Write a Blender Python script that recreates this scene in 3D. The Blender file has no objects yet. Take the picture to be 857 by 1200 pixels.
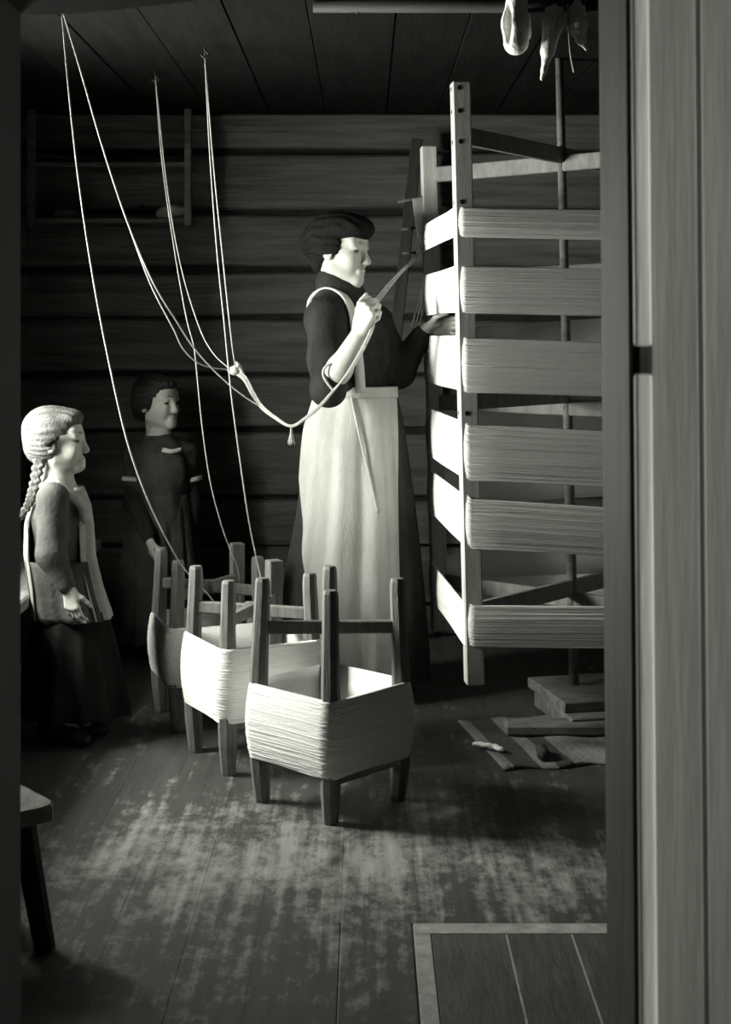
import bpy, bmesh, math, random
import numpy as np
from mathutils import Vector, Matrix

random.seed(7)
rng = np.random.RandomState(7)
scene = bpy.context.scene
COL = scene.collection
PI = math.pi

# ------------------------------------------------------------------ camera
F_PX, CX, HY, CAMZ = 1700.0, 428.5, 390.0, 1.22
cam_d = bpy.data.cameras.new('camera')
cam = bpy.data.objects.new('camera', cam_d)
COL.objects.link(cam)
cam.location = (0, 0, CAMZ)
cam.rotation_euler = (PI / 2, 0, 0)
cam_d.sensor_fit = 'HORIZONTAL'
cam_d.sensor_width = 36.0
cam_d.lens = 36.0 * F_PX / 857.0
cam_d.shift_y = -(600.0 - HY) / 857.0
cam_d.clip_start = 0.05
cam_d.dof.use_dof = True
cam_d.dof.focus_distance = 4.15
cam_d.dof.aperture_fstop = 11.0
scene.camera = cam

# ------------------------------------------------------------------ world, lights, exposure
TINT = (1.0, 0.998, 0.95)
world = bpy.data.worlds.new('overcast_sky')
scene.world = world
world.use_nodes = True
bg = world.node_tree.nodes['Background']
bg.inputs[0].default_value = (1.0, 1.0, 0.92, 1)
bg.inputs[1].default_value = 0.25

WIN_Y0, WIN_Y1, WIN_Z0, WIN_Z1 = 3.70, 4.38, 0.80, 1.68     # window of the room (left wall)
AW_Y0, AW_Y1, AW_Z0, AW_Z1 = 0.25, 1.15, 0.75, 1.75          # added unseen hall window (right wall), placed to light the planks
ROOM_X0, ROOM_X1 = -1.36, 2.3
def area(name, loc, sy, sz, power, sgn=1):
    l = bpy.data.lights.new(name, 'AREA')
    l.shape = 'RECTANGLE'
    l.size, l.size_y = sz, sy
    l.energy = power
    l.color = TINT
    o = bpy.data.objects.new(name, l)
    COL.objects.link(o)
    o.location = loc
    o.rotation_euler = (0, -sgn * PI / 2, 0)      # shines towards +X (sgn 1) or -X
    return o
area('daylight_room_window', (ROOM_X0 - 0.315, (WIN_Y0 + WIN_Y1) / 2, (WIN_Z0 + WIN_Z1) / 2), WIN_Y1 - WIN_Y0, WIN_Z1 - WIN_Z0, 235.0)
area('hall_plank_fill', (ROOM_X1 + 0.24, (AW_Y0 + AW_Y1) / 2, (AW_Z0 + AW_Z1) / 2), 0.9, 1.0, 118.0, -1)  # added fill for the hall planks, placed to miss the room

scene.view_settings.view_transform = 'Standard'
scene.view_settings.look = 'None'
scene.view_settings.exposure = 0.0
scene.view_settings.gamma = 1.0
scene.view_settings.use_curve_mapping = False

# ------------------------------------------------------------------ helpers
def at(px, py, d):
    """pixel + distance -> point"""
    return Vector(((px - CX) * d / F_PX, d, CAMZ - (py - HY) * d / F_PX))

def tag(o, label=None, cat=None, group=None, kind=None):
    if label: o['label'] = label
    if cat: o['category'] = cat
    if group: o['group'] = group
    if kind: o['kind'] = kind
    return o

def empty(name, loc, label=None, cat=None, group=None):
    o = bpy.data.objects.new(name, None)
    COL.objects.link(o)
    o.location = loc
    o.empty_display_size = 0.05
    return tag(o, label, cat, group)

def wloc(o):
    v = Vector((0, 0, 0))
    while o is not None:
        v += o.location
        o = o.parent
    return v

def mesh(name, V, Fc, mat, parent=None, smooth=False, origin=None):
    """V in world coordinates; object origin at `origin` (or the parent's)"""
    V = np.asarray(V, dtype=np.float64).reshape(-1, 3)
    base = wloc(parent) if parent is not None else Vector((0, 0, 0))
    org = Vector(origin) if origin is not None else base
    me = bpy.data.meshes.new(name)
    me.from_pydata((V - np.array(org)).tolist(), [], [list(map(int, f)) for f in Fc])
    me.update()
    if smooth:
        me.polygons.foreach_set('use_smooth', [True] * len(me.polygons))
    me.materials.append(mat)
    o = bpy.data.objects.new(name, me)
    COL.objects.link(o)
    if parent is not None:
        o.parent = parent
    o.location = org - base
    return o

def from_bm(name, bm, mat, parent=None, smooth=False, origin=None):
    bm.verts.index_update()
    V = [v.co[:] for v in bm.verts]
    Fc = [[v.index for v in f.verts] for f in bm.faces]
    bm.free()
    return mesh(name, V, Fc, mat, parent, smooth, origin)

def box_vf(x0, x1, y0, y1, z0, z1, bev=0.0, jit=0.0, seg=1):
    bm = bmesh.new()
    bmesh.ops.create_cube(bm, size=1.0)
    for v in bm.verts:
        v.co = Vector((x0 + (v.co.x + .5) * (x1 - x0), y0 + (v.co.y + .5) * (y1 - y0), z0 + (v.co.z + .5) * (z1 - z0)))
        if jit:
            v.co += Vector([random.uniform(-jit, jit) for _ in range(3)])
    if bev:
        bmesh.ops.bevel(bm, geom=list(bm.edges), offset=bev, segments=seg, affect='EDGES', profile=.6)
    bm.verts.index_update()
    V = np.array([v.co[:] for v in bm.verts])
    Fc = [[v.index for v in f.verts] for f in bm.faces]
    bm.free()
    return V, Fc

def box(name, x0, x1, y0, y1, z0, z1, mat, parent=None, bev=0.0, jit=0.0, seg=1, fn=None, origin=None):
    V, Fc = box_vf(x0, x1, y0, y1, z0, z1, bev, jit, seg)
    if fn is not None:
        V = np.array([fn(p) for p in V])
    return mesh(name, V, Fc, mat, parent, False, origin)

def obox(name, c, ax, ay, az, hx, hy, hz, mat, parent=None, bev=0.003, origin=None, taper=1.0):
    """oriented box: centre c, axes, half sizes; taper scales the +z end"""
    V, Fc = box_vf(-hx, hx, -hy, hy, -hz, hz, bev)
    ax, ay, az, c = (np.array(Vector(q)) for q in (ax, ay, az, c))
    t = 1 + (taper - 1) * (V[:, 2:3] + hz) / (2 * hz)
    W = c + V[:, 0:1] * t * ax + V[:, 1:2] * t * ay + V[:, 2:3] * az
    return mesh(name, W, Fc, mat, parent, False, origin)

def cat(points, n=8):
    """Catmull-Rom through points (each a tuple/array)"""
    P = [np.array(p, dtype=float) for p in points]
    P = [2 * P[0] - P[1]] + P + [2 * P[-1] - P[-2]]
    out = []
    for i in range(1, len(P) - 2):
        p0, p1, p2, p3 = P[i - 1:i + 3]
        for k in range(n):
            t = k / n
            out.append(.5 * ((2 * p1) + (p2 - p0) * t + (2 * p0 - 5 * p1 + 4 * p2 - p3) * t * t + (3 * p1 - p0 - 3 * p2 + p3) * t ** 3))
    out.append(P[-2])
    return np.array(out)

def sweep(path, radii, n=8, sx=1.0, caps=True, up=None, twist=0.0):
    """tube along path -> V, F"""
    P = np.array(path, dtype=float)
    m = len(P)
    R = np.ones(m) * radii if np.isscalar(radii) else np.array(radii, dtype=float)
    T = np.gradient(P, axis=0)
    T /= np.linalg.norm(T, axis=1)[:, None] + 1e-12
    u = np.array(up if up is not None else ((0, 0, 1) if abs(T[0][2]) < .9 else (1, 0, 0)), dtype=float)
    V, Fc = [], []
    for i in range(m):
        u = u - T[i] * u.dot(T[i])
        u /= np.linalg.norm(u)
        w = np.cross(T[i], u)
        for k in range(n):
            a = 2 * PI * k / n + twist * i
            V.append(P[i] + R[i] * (math.cos(a) * u + sx * math.sin(a) * w))
    for i in range(m - 1):
        for k in range(n):
            k2 = (k + 1) % n
            Fc.append((i * n + k, i * n + k2, (i + 1) * n + k2, (i + 1) * n + k))
    if caps:
        Fc.append(tuple(range(n - 1, -1, -1)))
        Fc.append(tuple((m - 1) * n + k for k in range(n)))
    return np.array(V), Fc

def join(parts):
    V, Fc, o = [], [], 0
    for v, f in parts:
        V.append(np.asarray(v)); Fc += [tuple(i + o for i in q) for q in f]; o += len(v)
    return np.concatenate(V), Fc

def tube(name, path, r, mat, parent=None, n=8, sx=1.0, origin=None, up=None):
    V, Fc = sweep(path, r, n, sx, True, up)
    return mesh(name, V, Fc, mat, parent, True, origin)

# ------------------------------------------------------------------ materials
def mat_base(name):
    m = bpy.data.materials.new(name)
    m.use_nodes = True
    return m, m.node_tree, m.node_tree.nodes['Principled BSDF']

def noisy(name, c1, c2, scale=(1, 1, 1), nscale=6.0, rough=.8, bump=.0, bscale=None, lo=.35, hi=.65, detail=6, spec=.3, obj=False):
    """two tones mixed by stretched noise in object / world space, with fine relief"""
    m, nt, bsdf = mat_base(name)
    N, L = nt.nodes, nt.links
    if obj:
        tc = N.new('ShaderNodeTexCoord'); src = tc.outputs['Object']
    else:
        g = N.new('ShaderNodeNewGeometry'); src = g.outputs['Position']
    mp = N.new('ShaderNodeMapping'); mp.inputs['Scale'].default_value = scale
    L.new(src, mp.inputs['Vector'])
    no = N.new('ShaderNodeTexNoise'); no.inputs['Scale'].default_value = nscale; no.inputs['Detail'].default_value = detail
    no.inputs['Roughness'].default_value = .65
    L.new(mp.outputs[0], no.inputs['Vector'])
    cr = N.new('ShaderNodeValToRGB')
    cr.color_ramp.elements[0].position = lo; cr.color_ramp.elements[1].position = hi
    cr.color_ramp.elements[0].color = (*c1, 1); cr.color_ramp.elements[1].color = (*c2, 1)
    L.new(no.outputs['Fac'], cr.inputs[0])
    L.new(cr.outputs[0], bsdf.inputs['Base Color'])
    bsdf.inputs['Roughness'].default_value = rough
    bsdf.inputs['Specular IOR Level'].default_value = spec
    if bump:
        n2 = N.new('ShaderNodeTexNoise'); n2.inputs['Scale'].default_value = bscale or nscale * 4; n2.inputs['Detail'].default_value = 4
        L.new(mp.outputs[0], n2.inputs['Vector'])
        b = N.new('ShaderNodeBump'); b.inputs['Strength'].default_value = bump; b.inputs['Distance'].default_value = .01
        L.new(n2.outputs['Fac'], b.inputs['Height'])
        L.new(b.outputs[0], bsdf.inputs['Normal'])
    return m

def g(v, t=.95):
    return (v, v, v * t)

M = {}
M['log'] = noisy('log_wood', g(.040), g(.122), (.7, 1, 9), 3.5, .85, .5, 9, .3, .72, 8)
M['chink'] = noisy('moss_chinking', g(.010), g(.022), (1, 1, 1), 20, 1.0, .4)
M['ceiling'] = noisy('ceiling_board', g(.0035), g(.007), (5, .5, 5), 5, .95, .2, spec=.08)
M['plank'] = noisy('hall_plank', g(.17), g(.29), (7, 7, .45), 4, .6, .12, 20, .3, .75, 8)
M['jamb'] = noisy('jamb_wood', g(.035), g(.10), (8, 8, 1.2), 3, .65, .15, 14, .35, .8)
M['bead'] = noisy('pale_bead', g(.48), g(.60), (8, 8, .8), 5, .5, .1)
M['shadejamb'] = noisy('shaded_jamb', g(.004), g(.007), (8, 8, 1), 4, .8, .1)  # jamb colour blackened to stand in for shade on the unlit side
M['plaster'] = noisy('hall_wall', g(.20), g(.26), (1, 1, 1), 5, .9)
M['reel'] = noisy('reel_wood', g(.10), g(.20), (9, 9, 1.2), 9, .6, .25, 30, .3, .75)
M['millwood'] = noisy('mill_wood', g(.36), g(.50), (10, 10, 1), 6, .6, .12, 30)
M['armwood'] = noisy('arm_wood', g(.13), g(.21), (6, 6, 2), 6, .7, .12, 30)
M['basewood'] = noisy('base_wood', g(.085), g(.18), (2, 6, 6), 6, .8, .2)
M['darkwood'] = noisy('dark_wood', g(.018), g(.045), (6, 6, 1), 5, .8, .2)
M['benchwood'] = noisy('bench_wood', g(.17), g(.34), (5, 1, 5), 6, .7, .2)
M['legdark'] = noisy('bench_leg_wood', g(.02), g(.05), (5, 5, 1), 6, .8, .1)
M['yarn'] = noisy('white_wool_yarn', g(.76, .97), g(.90, .97), (1, 1, 14), 30, .95, .35, 60, .25, .75, 3, .1)
M['string'] = noisy('linen_string', g(.30), g(.42), (1, 1, 1), 90, .95, .3, 200, .3, .7, 3, .1)
M['skin'] = noisy('skin', g(.35, .93), g(.42, .93), (1, 1, 1), 12, .55, .06, 120, spec=.35)
M['girlskin'] = noisy('girl_skin', g(.42, .92), g(.50, .92), (1, 1, 1), 12, .6, spec=.3)
M['darkhair'] = noisy('dark_hair', g(.003), g(.009), (9, 9, 2), 14, .75, .5, 40, spec=.1)
M['blondhair'] = noisy('blond_hair', g(.055), g(.13), (9, 9, 2), 14, .5, .6, 40)
M['brownhair'] = noisy('brown_hair', g(.010), g(.03), (9, 9, 2), 14, .5, .6, 40)
M['blouse'] = noisy('dark_wool_blouse', g(.016), g(.028), (1, 1, 1), 14, .95, .3, 60, spec=.1)
M['skirt'] = noisy('dark_skirt', g(.030), g(.046), (1, 1, 1), 14, .95, .3, 90, spec=.1)
M['apron'] = noisy('linen_apron', g(.38), g(.50), (1, 1, .6), 9, .95, .25, 90, .3, .7, 6, .1)
M['sleeve'] = noisy('grey_sleeve', g(.055), g(.085), (1, 1, 1), 14, .95, .3, 80, spec=.1)
M['pinafore'] = noisy('pinafore_cloth', g(.28), g(.40), (1, 1, 1), 12, .95, .3, 80, spec=.1)
M['girlskirt'] = noisy('black_skirt', g(.010), g(.016), (1, 1, 1), 12, .95, .2, 80, spec=.05)
M['girldress'] = noisy('dark_dress', g(.045), g(.075), (1, 1, 1), 12, .95, .3, 80, spec=.1)
M['girlsleeve'] = noisy('dark_sleeve', g(.022), g(.035), (1, 1, 1), 12, .95, .3, 80, spec=.1)
M['trim'] = noisy('white_trim', g(.62), g(.72), (1, 1, 1), 30, .9)
M['eye'] = noisy('eye_dark', g(.02), g(.04), (1, 1, 1), 30, .25, spec=.5)
M['brow'] = noisy('brow_hair', g(.2), g(.28), (1, 1, 1), 60, .8)
M['lip'] = noisy('lip', g(.28), g(.34), (1, 1, 1), 40, .5)
M['shoe'] = noisy('black_leather', g(.01), g(.02), (1, 1, 1), 20, .5)
M['knit'] = noisy('white_knit', g(.80), g(.90), (1, 1, 1), 40, .95, .4, 150)
M['greyknit'] = noisy('grey_knit', g(.05), g(.09), (1, 1, 1), 40, .95, .4, 150)
M['pole'] = noisy('pole_wood', g(.020), g(.035), (1, 9, 9), 8, .7, .1)
M['iron'] = noisy('dark_iron', g(.015), g(.03), (1, 1, 1), 30, .5)
M['paper'] = noisy('white_scrap', g(.85), g(.92), (1, 1, 1), 30, .9)
M['hole'] = noisy('hole_shade', g(.006), g(.01), (1, 1, 1), 30, 1.0)
M['frame'] = noisy('window_frame', g(.35), g(.45), (1, 1, 1), 8, .6)

def glass_mat():
    m, nt, b = mat_base('window_glass')
    N, L = nt.nodes, nt.links
    tr = N.new('ShaderNodeBsdfTransparent'); tr.inputs[0].default_value = (.96, .97, .95, 1)
    gl = N.new('ShaderNodeBsdfGlossy'); gl.inputs['Roughness'].default_value = .03
    mx = N.new('ShaderNodeMixShader'); mx.inputs[0].default_value = .06
    L.new(tr.outputs[0], mx.inputs[1]); L.new(gl.outputs[0], mx.inputs[2])
    L.new(mx.outputs[0], N['Material Output'].inputs['Surface'])
    return m
M['glass'] = glass_mat()

def floor_mat():
    """dark floor paint worn through to pale wood along the trodden strip"""
    m, nt, bsdf = mat_base('worn_painted_floor')
    N, L = nt.nodes, nt.links
    geo = N.new('ShaderNodeNewGeometry')
    sep = N.new('ShaderNodeSeparateXYZ'); L.new(geo.outputs['Position'], sep.inputs[0])
    def noise(sc, ns, det=6, rough=.6):
        mp = N.new('ShaderNodeMapping'); mp.inputs['Scale'].default_value = sc
        L.new(geo.outputs['Position'], mp.inputs['Vector'])
        n = N.new('ShaderNodeTexNoise'); n.inputs['Scale'].default_value = ns; n.inputs['Detail'].default_value = det
        n.inputs['Roughness'].default_value = rough
        L.new(mp.outputs[0], n.inputs['Vector'])
        return n.outputs['Fac']
    def math_(op, a, b):
        n = N.new('ShaderNodeMath'); n.operation = op
        for i, q in enumerate((a, b)):
            if isinstance(q, (int, float)): n.inputs[i].default_value = q
            else: L.new(q, n.inputs[i])
        return n.outputs[0]
    def bell(src, c, w):
        d = math_('SUBTRACT', src, c); d = math_('DIVIDE', d, w); d = math_('MULTIPLY', d, d)
        return math_('DIVIDE', 1.0, math_('ADD', d, 1.0))
    big = noise((3.0, .9, 1), 2.6, 5)           # long patches along the planks
    fine = noise((1.6, 1.0, 1), 16, 8, .72)     # flaking
    wy = bell(sep.outputs['Y'], 3.36, .36)
    wx = bell(sep.outputs['X'], -.15, .75)
    wear = math_('MULTIPLY', wy, wx)
    streak = noise((14, .45, 1), 3.2, 5)
    v = math_('ADD', math_('MULTIPLY', big, .46), math_('MULTIPLY', fine, .56))
    v = math_('ADD', v, math_('MULTIPLY', streak, .32))
    v = math_('ADD', v, math_('MULTIPLY', wear, .20))
    cr = N.new('ShaderNodeValToRGB')
    e = cr.color_ramp.elements
    e[0].position = .74; e[0].color = (*g(.055), 1)
    e[1].position = .92; e[1].color = (*g(.30), 1)
    L.new(v, cr.inputs[0])
    tone = N.new('ShaderNodeValToRGB')
    tone.color_ramp.elements[0].position = .3; tone.color_ramp.elements[0].color = (.72, .72, .72, 1)
    tone.color_ramp.elements[1].position = .7; tone.color_ramp.elements[1].color = (1.2, 1.2, 1.2, 1)
    L.new(noise((9, .6, 1), 4, 6), tone.inputs[0])
    mx = N.new('ShaderNodeMixRGB'); mx.blend_type = 'MULTIPLY'; mx.inputs[0].default_value = 1
    L.new(cr.outputs[0], mx.inputs[1]); L.new(tone.outputs[0], mx.inputs[2])
    L.new(mx.outputs[0], bsdf.inputs['Base Color'])
    bsdf.inputs['Roughness'].default_value = .55
    bsdf.inputs['Specular IOR Level'].default_value = .35
    b = N.new('ShaderNodeBump'); b.inputs['Strength'].default_value = .25; b.inputs['Distance'].default_value = .006
    L.new(fine, b.inputs['Height']); L.new(b.outputs[0], bsdf.inputs['Normal'])
    return m
M['floor'] = floor_mat()
M['hatch'] = noisy('hatch_board', g(.055), g(.11), (5, 1, 1), 7, .6, .2, 20, .35, .75)
M['hatchedge'] = noisy('bare_hatch_edge', g(.26), g(.46), (3, 3, 1), 9, .7, .2, 30, .35, .7)

def rug_mat():
    m, nt, bsdf = mat_base('striped_rag_rug')
    N, L = nt.nodes, nt.links
    tc = N.new('ShaderNodeTexCoord')
    sep = N.new('ShaderNodeSeparateXYZ'); L.new(tc.outputs['Object'], sep.inputs[0])
    mr = N.new('ShaderNodeMath'); mr.operation = 'MULTIPLY'; mr.inputs[1].default_value = 1.6
    L.new(sep.outputs['X'], mr.inputs[0])
    cr = N.new('ShaderNodeValToRGB'); cr.color_ramp.interpolation = 'CONSTANT'
    els = [(0, .17), (.05, .045), (.17, .18), (.25, .04), (.33, .17), (.62, .05), (.74, .16)]
    e = cr.color_ramp.elements
    e[0].position, e[0].color = els[0][0], (*g(els[0][1]), 1)
    e[1].position, e[1].color = els[1][0], (*g(els[1][1]), 1)
    for p, v in els[2:]:
        q = e.new(p); q.color = (*g(v), 1)
    L.new(mr.outputs[0], cr.inputs[0])
    L.new(cr.outputs[0], bsdf.inputs['Base Color'])
    bsdf.inputs['Roughness'].default_value = .95
    no = N.new('ShaderNodeTexNoise'); no.inputs['Scale'].default_value = 70
    L.new(tc.outputs['Object'], no.inputs['Vector'])
    b = N.new('ShaderNodeBump'); b.inputs['Strength'].default_value = .5; b.inputs['Distance'].default_value = .01
    L.new(no.outputs['Fac'], b.inputs['Height']); L.new(b.outputs[0], bsdf.inputs['Normal'])
    return m
M['rug'] = rug_mat()

# ------------------------------------------------------------------ signed distance modelling (surface nets)
def cone(a, b, ra, rb, k=.02, cut=False):
    a, b = np.array(a, float), np.array(b, float)
    def f(P):
        ab = b - a
        t = np.clip(((P - a) @ ab) / max(ab @ ab, 1e-12), 0, 1)
        q = P - a - t[..., None] * ab
        return np.sqrt((q * q).sum(-1)) - (ra + (rb - ra) * t)
    r = max(ra, rb)
    return f, np.minimum(a, b) - r, np.maximum(a, b) + r, k, cut

def ell(c, r, R=None, k=.02, cut=False):
    c, r = np.array(c, float), np.array(r, float)
    R = np.eye(3) if R is None else np.array(R, float)      # columns = local axes
    def f(P):
        q = (P - c) @ R
        k0 = np.sqrt(((q / r) ** 2).sum(-1)) + 1e-9
        k1 = np.sqrt(((q / r ** 2) ** 2).sum(-1)) + 1e-9
        return k0 * (k0 - 1) / k1
    e = np.sqrt(((R * r) ** 2).sum(1))
    return f, c - e, c + e, k, cut

def sdf_mesh(prims, vox):
    lo = np.min([p[1] for p in prims if not p[4]], axis=0) - 4 * vox
    hi = np.max([p[2] for p in prims if not p[4]], axis=0) + 4 * vox
    n = np.ceil((hi - lo) / vox).astype(int) + 1
    Fd = np.full(n, .5, dtype=np.float32)
    ax = [lo[i] + vox * np.arange(n[i]) for i in range(3)]
    for f, bl, bh, k, cut in prims:
        pad = k + 3.5 * vox
        i0 = np.maximum(np.floor((bl - pad - lo) / vox).astype(int), 0)
        i1 = np.minimum(np.ceil((bh + pad - lo) / vox).astype(int) + 1, n)
        if (i1 <= i0).any():
            continue
        sl = tuple(slice(i0[i], i1[i]) for i in range(3))
        X, Y, Z = np.meshgrid(ax[0][sl[0]], ax[1][sl[1]], ax[2][sl[2]], indexing='ij')
        d = f(np.stack([X, Y, Z], -1)).astype(np.float32)
        a = Fd[sl]
        if not cut:
            h = np.maximum(k - np.abs(a - d), 0) / k
            Fd[sl] = np.minimum(a, d) - h * h * k * .25
        else:
            h = np.maximum(k - np.abs(a + d), 0) / k
            Fd[sl] = np.maximum(a, -d) + h * h * k * .25
    S = Fd < 0
    c = np.zeros(n - 1, dtype=np.uint8)
    offs = [(i, j, k) for i in (0, 1) for j in (0, 1) for k in (0, 1)]
    for i, j, k in offs:
        c += S[i:n[0] - 1 + i, j:n[1] - 1 + j, k:n[2] - 1 + k]
    I = np.argwhere((c > 0) & (c < 8))
    idx = np.full(n - 1, -1, dtype=np.int64)
    idx[I[:, 0], I[:, 1], I[:, 2]] = np.arange(len(I))
    acc = np.zeros((len(I), 3)); cnt = np.zeros(len(I))
    for p in offs:
        for axn in range(3):
            if p[axn]:
                continue
            q = list(p); q[axn] = 1
            A = Fd[I[:, 0] + p[0], I[:, 1] + p[1], I[:, 2] + p[2]].astype(float)
            B = Fd[I[:, 0] + q[0], I[:, 1] + q[1], I[:, 2] + q[2]].astype(float)
            m = (A < 0) != (B < 0)
            t = np.where(m, A / np.where(m, A - B, 1), 0)
            pt = np.tile(np.array(p, float), (len(I), 1)); pt[:, axn] += t
            acc[m] += pt[m]; cnt[m] += 1
    V = lo + vox * (I + acc / cnt[:, None])
    quads = []
    for axn in range(3):
        u, v = (axn + 1) % 3, (axn + 2) % 3
        s0 = [slice(0, None)] * 3; s1 = [slice(0, None)] * 3
        s0[axn] = slice(0, n[axn] - 1); s1[axn] = slice(1, n[axn])
        ch = S[tuple(s0)] != S[tuple(s1)]
        E = np.argwhere(ch)
        E = E[(E[:, u] > 0) & (E[:, v] > 0) & (E[:, u] < n[u] - 1) & (E[:, v] < n[v] - 1)]
        ins = S[E[:, 0], E[:, 1], E[:, 2]]
        def cell(du, dv):
            C = E.copy(); C[:, u] -= du; C[:, v] -= dv
            return idx[C[:, 0], C[:, 1], C[:, 2]]
        Q = np.stack([cell(1, 1), cell(0, 1), cell(0, 0), cell(1, 0)], 1)
        Q[~ins] = Q[~ins][:, ::-1]
        quads.append(Q)
    return V, np.concatenate(quads)

def sdf_obj(name, prims, vox, mat, parent=None, origin=None, fn=None):
    V, Q = sdf_mesh(prims, vox)
    if fn is not None:
        V = fn(V)
    base = wloc(parent) if parent is not None else Vector((0, 0, 0))
    org = Vector(origin) if origin is not None else base
    me = bpy.data.meshes.new(name)
    V = V - np.array(org)
    me.vertices.add(len(V)); me.vertices.foreach_set('co', V.astype(np.float32).ravel())
    me.loops.add(Q.size); me.loops.foreach_set('vertex_index', Q.astype(np.int32).ravel())
    me.polygons.add(len(Q)); me.polygons.foreach_set('loop_start', np.arange(0, Q.size, 4, dtype=np.int32))
    me.polygons.foreach_set('use_smooth', np.ones(len(Q), dtype=bool))
    me.update(calc_edges=True); me.validate()
    me.materials.append(mat)
    o = bpy.data.objects.new(name, me)
    COL.objects.link(o)
    if parent is not None: o.parent = parent
    o.location = org - base
    return o

# ------------------------------------------------------------------ THE ROOM
D_WALL = 5.86
CEIL = 2.10
Y_IN, Y_OUT = 2.02, 1.79                # doorway wall: room face, hall face
DOOR_XL, DOOR_XR = -0.482, 0.330
def struct(o):
    o['kind'] = 'structure'
    return o

# floor: joist slab with single planks on it
fl = struct(box('floor', ROOM_X0 - .2, ROOM_X1 + .2, -1.5, D_WALL + .2, -.12, -.036, M['chink']))
HX0, HX1, HY0, HY1 = .098, .80, 2.36, 2.995
x = ROOM_X0 - .05
while x < ROOM_X1:
    w = random.uniform(.135, .185)
    x2 = x + w
    if x2 > HX0 - .0 and x < HX1:
        # plank is cut by the trapdoor
        segs = [(Y_OUT - .02, HY0 - .001), (HY1 + .001, D_WALL)]
    else:
        segs = [(Y_OUT - .02, D_WALL)]
    if x < HX0 < x2 or x < HX1 < x2:
        xa, xb = (x, HX0 - .001) if x < HX0 < x2 else (HX1 + .003, x2)
        if xb - xa > .02:
            box('plank', xa + .0012, xb - .0012, HY0 - .004, HY1 + .004, -.035, 0, M['floor'], fl, .0025)
    for a, b in segs:
        dz = random.uniform(-.0008, .0)
        box('plank', x + .0002, x2 - .0002, a, b, -.035 + dz, dz, M['floor'], fl, .0006)
    x = x2
# hall floor planks
x = ROOM_X0 - .05
while x < ROOM_X1:
    w = .2
    box('plank', x + .001, x + w - .001, -1.45, Y_OUT - .022, -.035, 0, M['hatch'], fl, .002)
    x += w

# trapdoor set in the floor
td = empty('trapdoor', ((HX0 + HX1) / 2, (HY0 + HY1) / 2, -.03), 'wooden cellar trapdoor set flush in the floor with pale worn edge', 'trapdoor')
E = .034
box('edge_strip', HX0, HX1, HY1 - E * 1.5, HY1, -.035, .001, M['hatchedge'], td, .001)
box('edge_strip', HX0, HX1, HY0, HY0 + E, -.035, .001, M['hatchedge'], td, .001)
box('edge_strip', HX0, HX0 + E, HY0 + E, HY1 - E * 1.5, -.035, .001, M['hatchedge'], td, .001)
box('edge_strip', HX1 - E, HX1, HY0 + E, HY1 - E * 1.5, -.035, .001, M['hatchedge'], td, .001)
bx_ = [HX0 + E, .285, .418, .555, .68, HX1 - E]
for a, b in zip(bx_[:-1], bx_[1:]):
    box('board', a + .002, b - .002, HY0 + E, HY1 - E * 1.5, -.035, 0, M['hatch'], td, .0006)
    box('seam_strip', b - .002, b + .002, HY0 + E, HY1 - E * 1.5, -.035, -.0006, M['hatchedge'], td)

# log walls
def log(name, p0, p1, z0, z1, face, thick, mat, parent, n=26, seed=0):
    """hewn log from p0 to p1 (xy of the face line); face = unit xy normal towards the room"""
    r = np.random.RandomState(seed)
    p0, p1, face = np.array(p0), np.array(p1), np.array(face)
    prof = [(.045, .004), (.012, .016), (-.004, .05), (-.012, .5), (-.004, .93), (.008, .975), (.045, 1.0)]
    ph = r.uniform(0, 6, 6)
    V, Fc = [], []
    m = len(prof) + 2
    h = z1 - z0
    for i in range(n + 1):
        t = i / n
        q = p0 + (p1 - p0) * t
        wz0 = .006 * math.sin(t * 5 + ph[0]) + .003 * math.sin(t * 17 + ph[1])
        wz1 = .006 * math.sin(t * 4 + ph[2]) + .003 * math.sin(t * 19 + ph[3])
        wf = .006 * math.sin(t * 7 + ph[4]) + .002 * math.sin(t * 31 + ph[5])
        ring = [(a, z0 + wz0 * (1 - b) + b * h + wz1 * b) for a, b in prof]
        ring = [(thick, ring[0][1])] + ring + [(thick, ring[-1][1])]
        for a, z in ring:
            a2 = a if a == thick else a + wf
            V.append((q[0] - face[0] * a2, q[1] - face[1] * a2, z))
    for i in range(n):
        for k in range(m):
            k2 = (k + 1) % m
            Fc.append((i * m + k, i * m + k2, (i + 1) * m + k2, (i + 1) * m + k))
    Fc.append(tuple(range(m))); Fc.append(tuple(n * m + k for k in range(m - 1, -1, -1)))
    return mesh(name, V, Fc, mat, parent, False)

JZ = [0.0, .125, .358, .555, .823, 1.048, 1.279, 1.475, 1.71, 1.951, 2.10]
wb = struct(box('wall_back', ROOM_X0 - .2, ROOM_X1 + .2, D_WALL + .03, D_WALL + .22, -.1, CEIL + .05, M['chink']))
for i in range(len(JZ) - 1):
    gap = .006
    log('log', (ROOM_X0 - .15, D_WALL), (ROOM_X1 + .15, D_WALL), JZ[i] + gap, JZ[i + 1] - gap, (0, -1), .13, M['log'], wb, 44, i)
box('rail', ROOM_X0, ROOM_X1, D_WALL - .035, D_WALL + .02, 2.03, 2.098, M['log'], wb, .006)

wr = struct(box('wall_right', ROOM_X1 + .03, ROOM_X1 + .2, Y_IN - .3, D_WALL + .2, -.1, CEIL + .05, M['chink']))
for i in range(len(JZ) - 1):
    log('log', (ROOM_X1, Y_IN - .25), (ROOM_X1, D_WALL), JZ[i] + .01, JZ[i + 1] - .01, (-1, 0), .13, M['log'], wr, 16, 30 + i)

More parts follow.
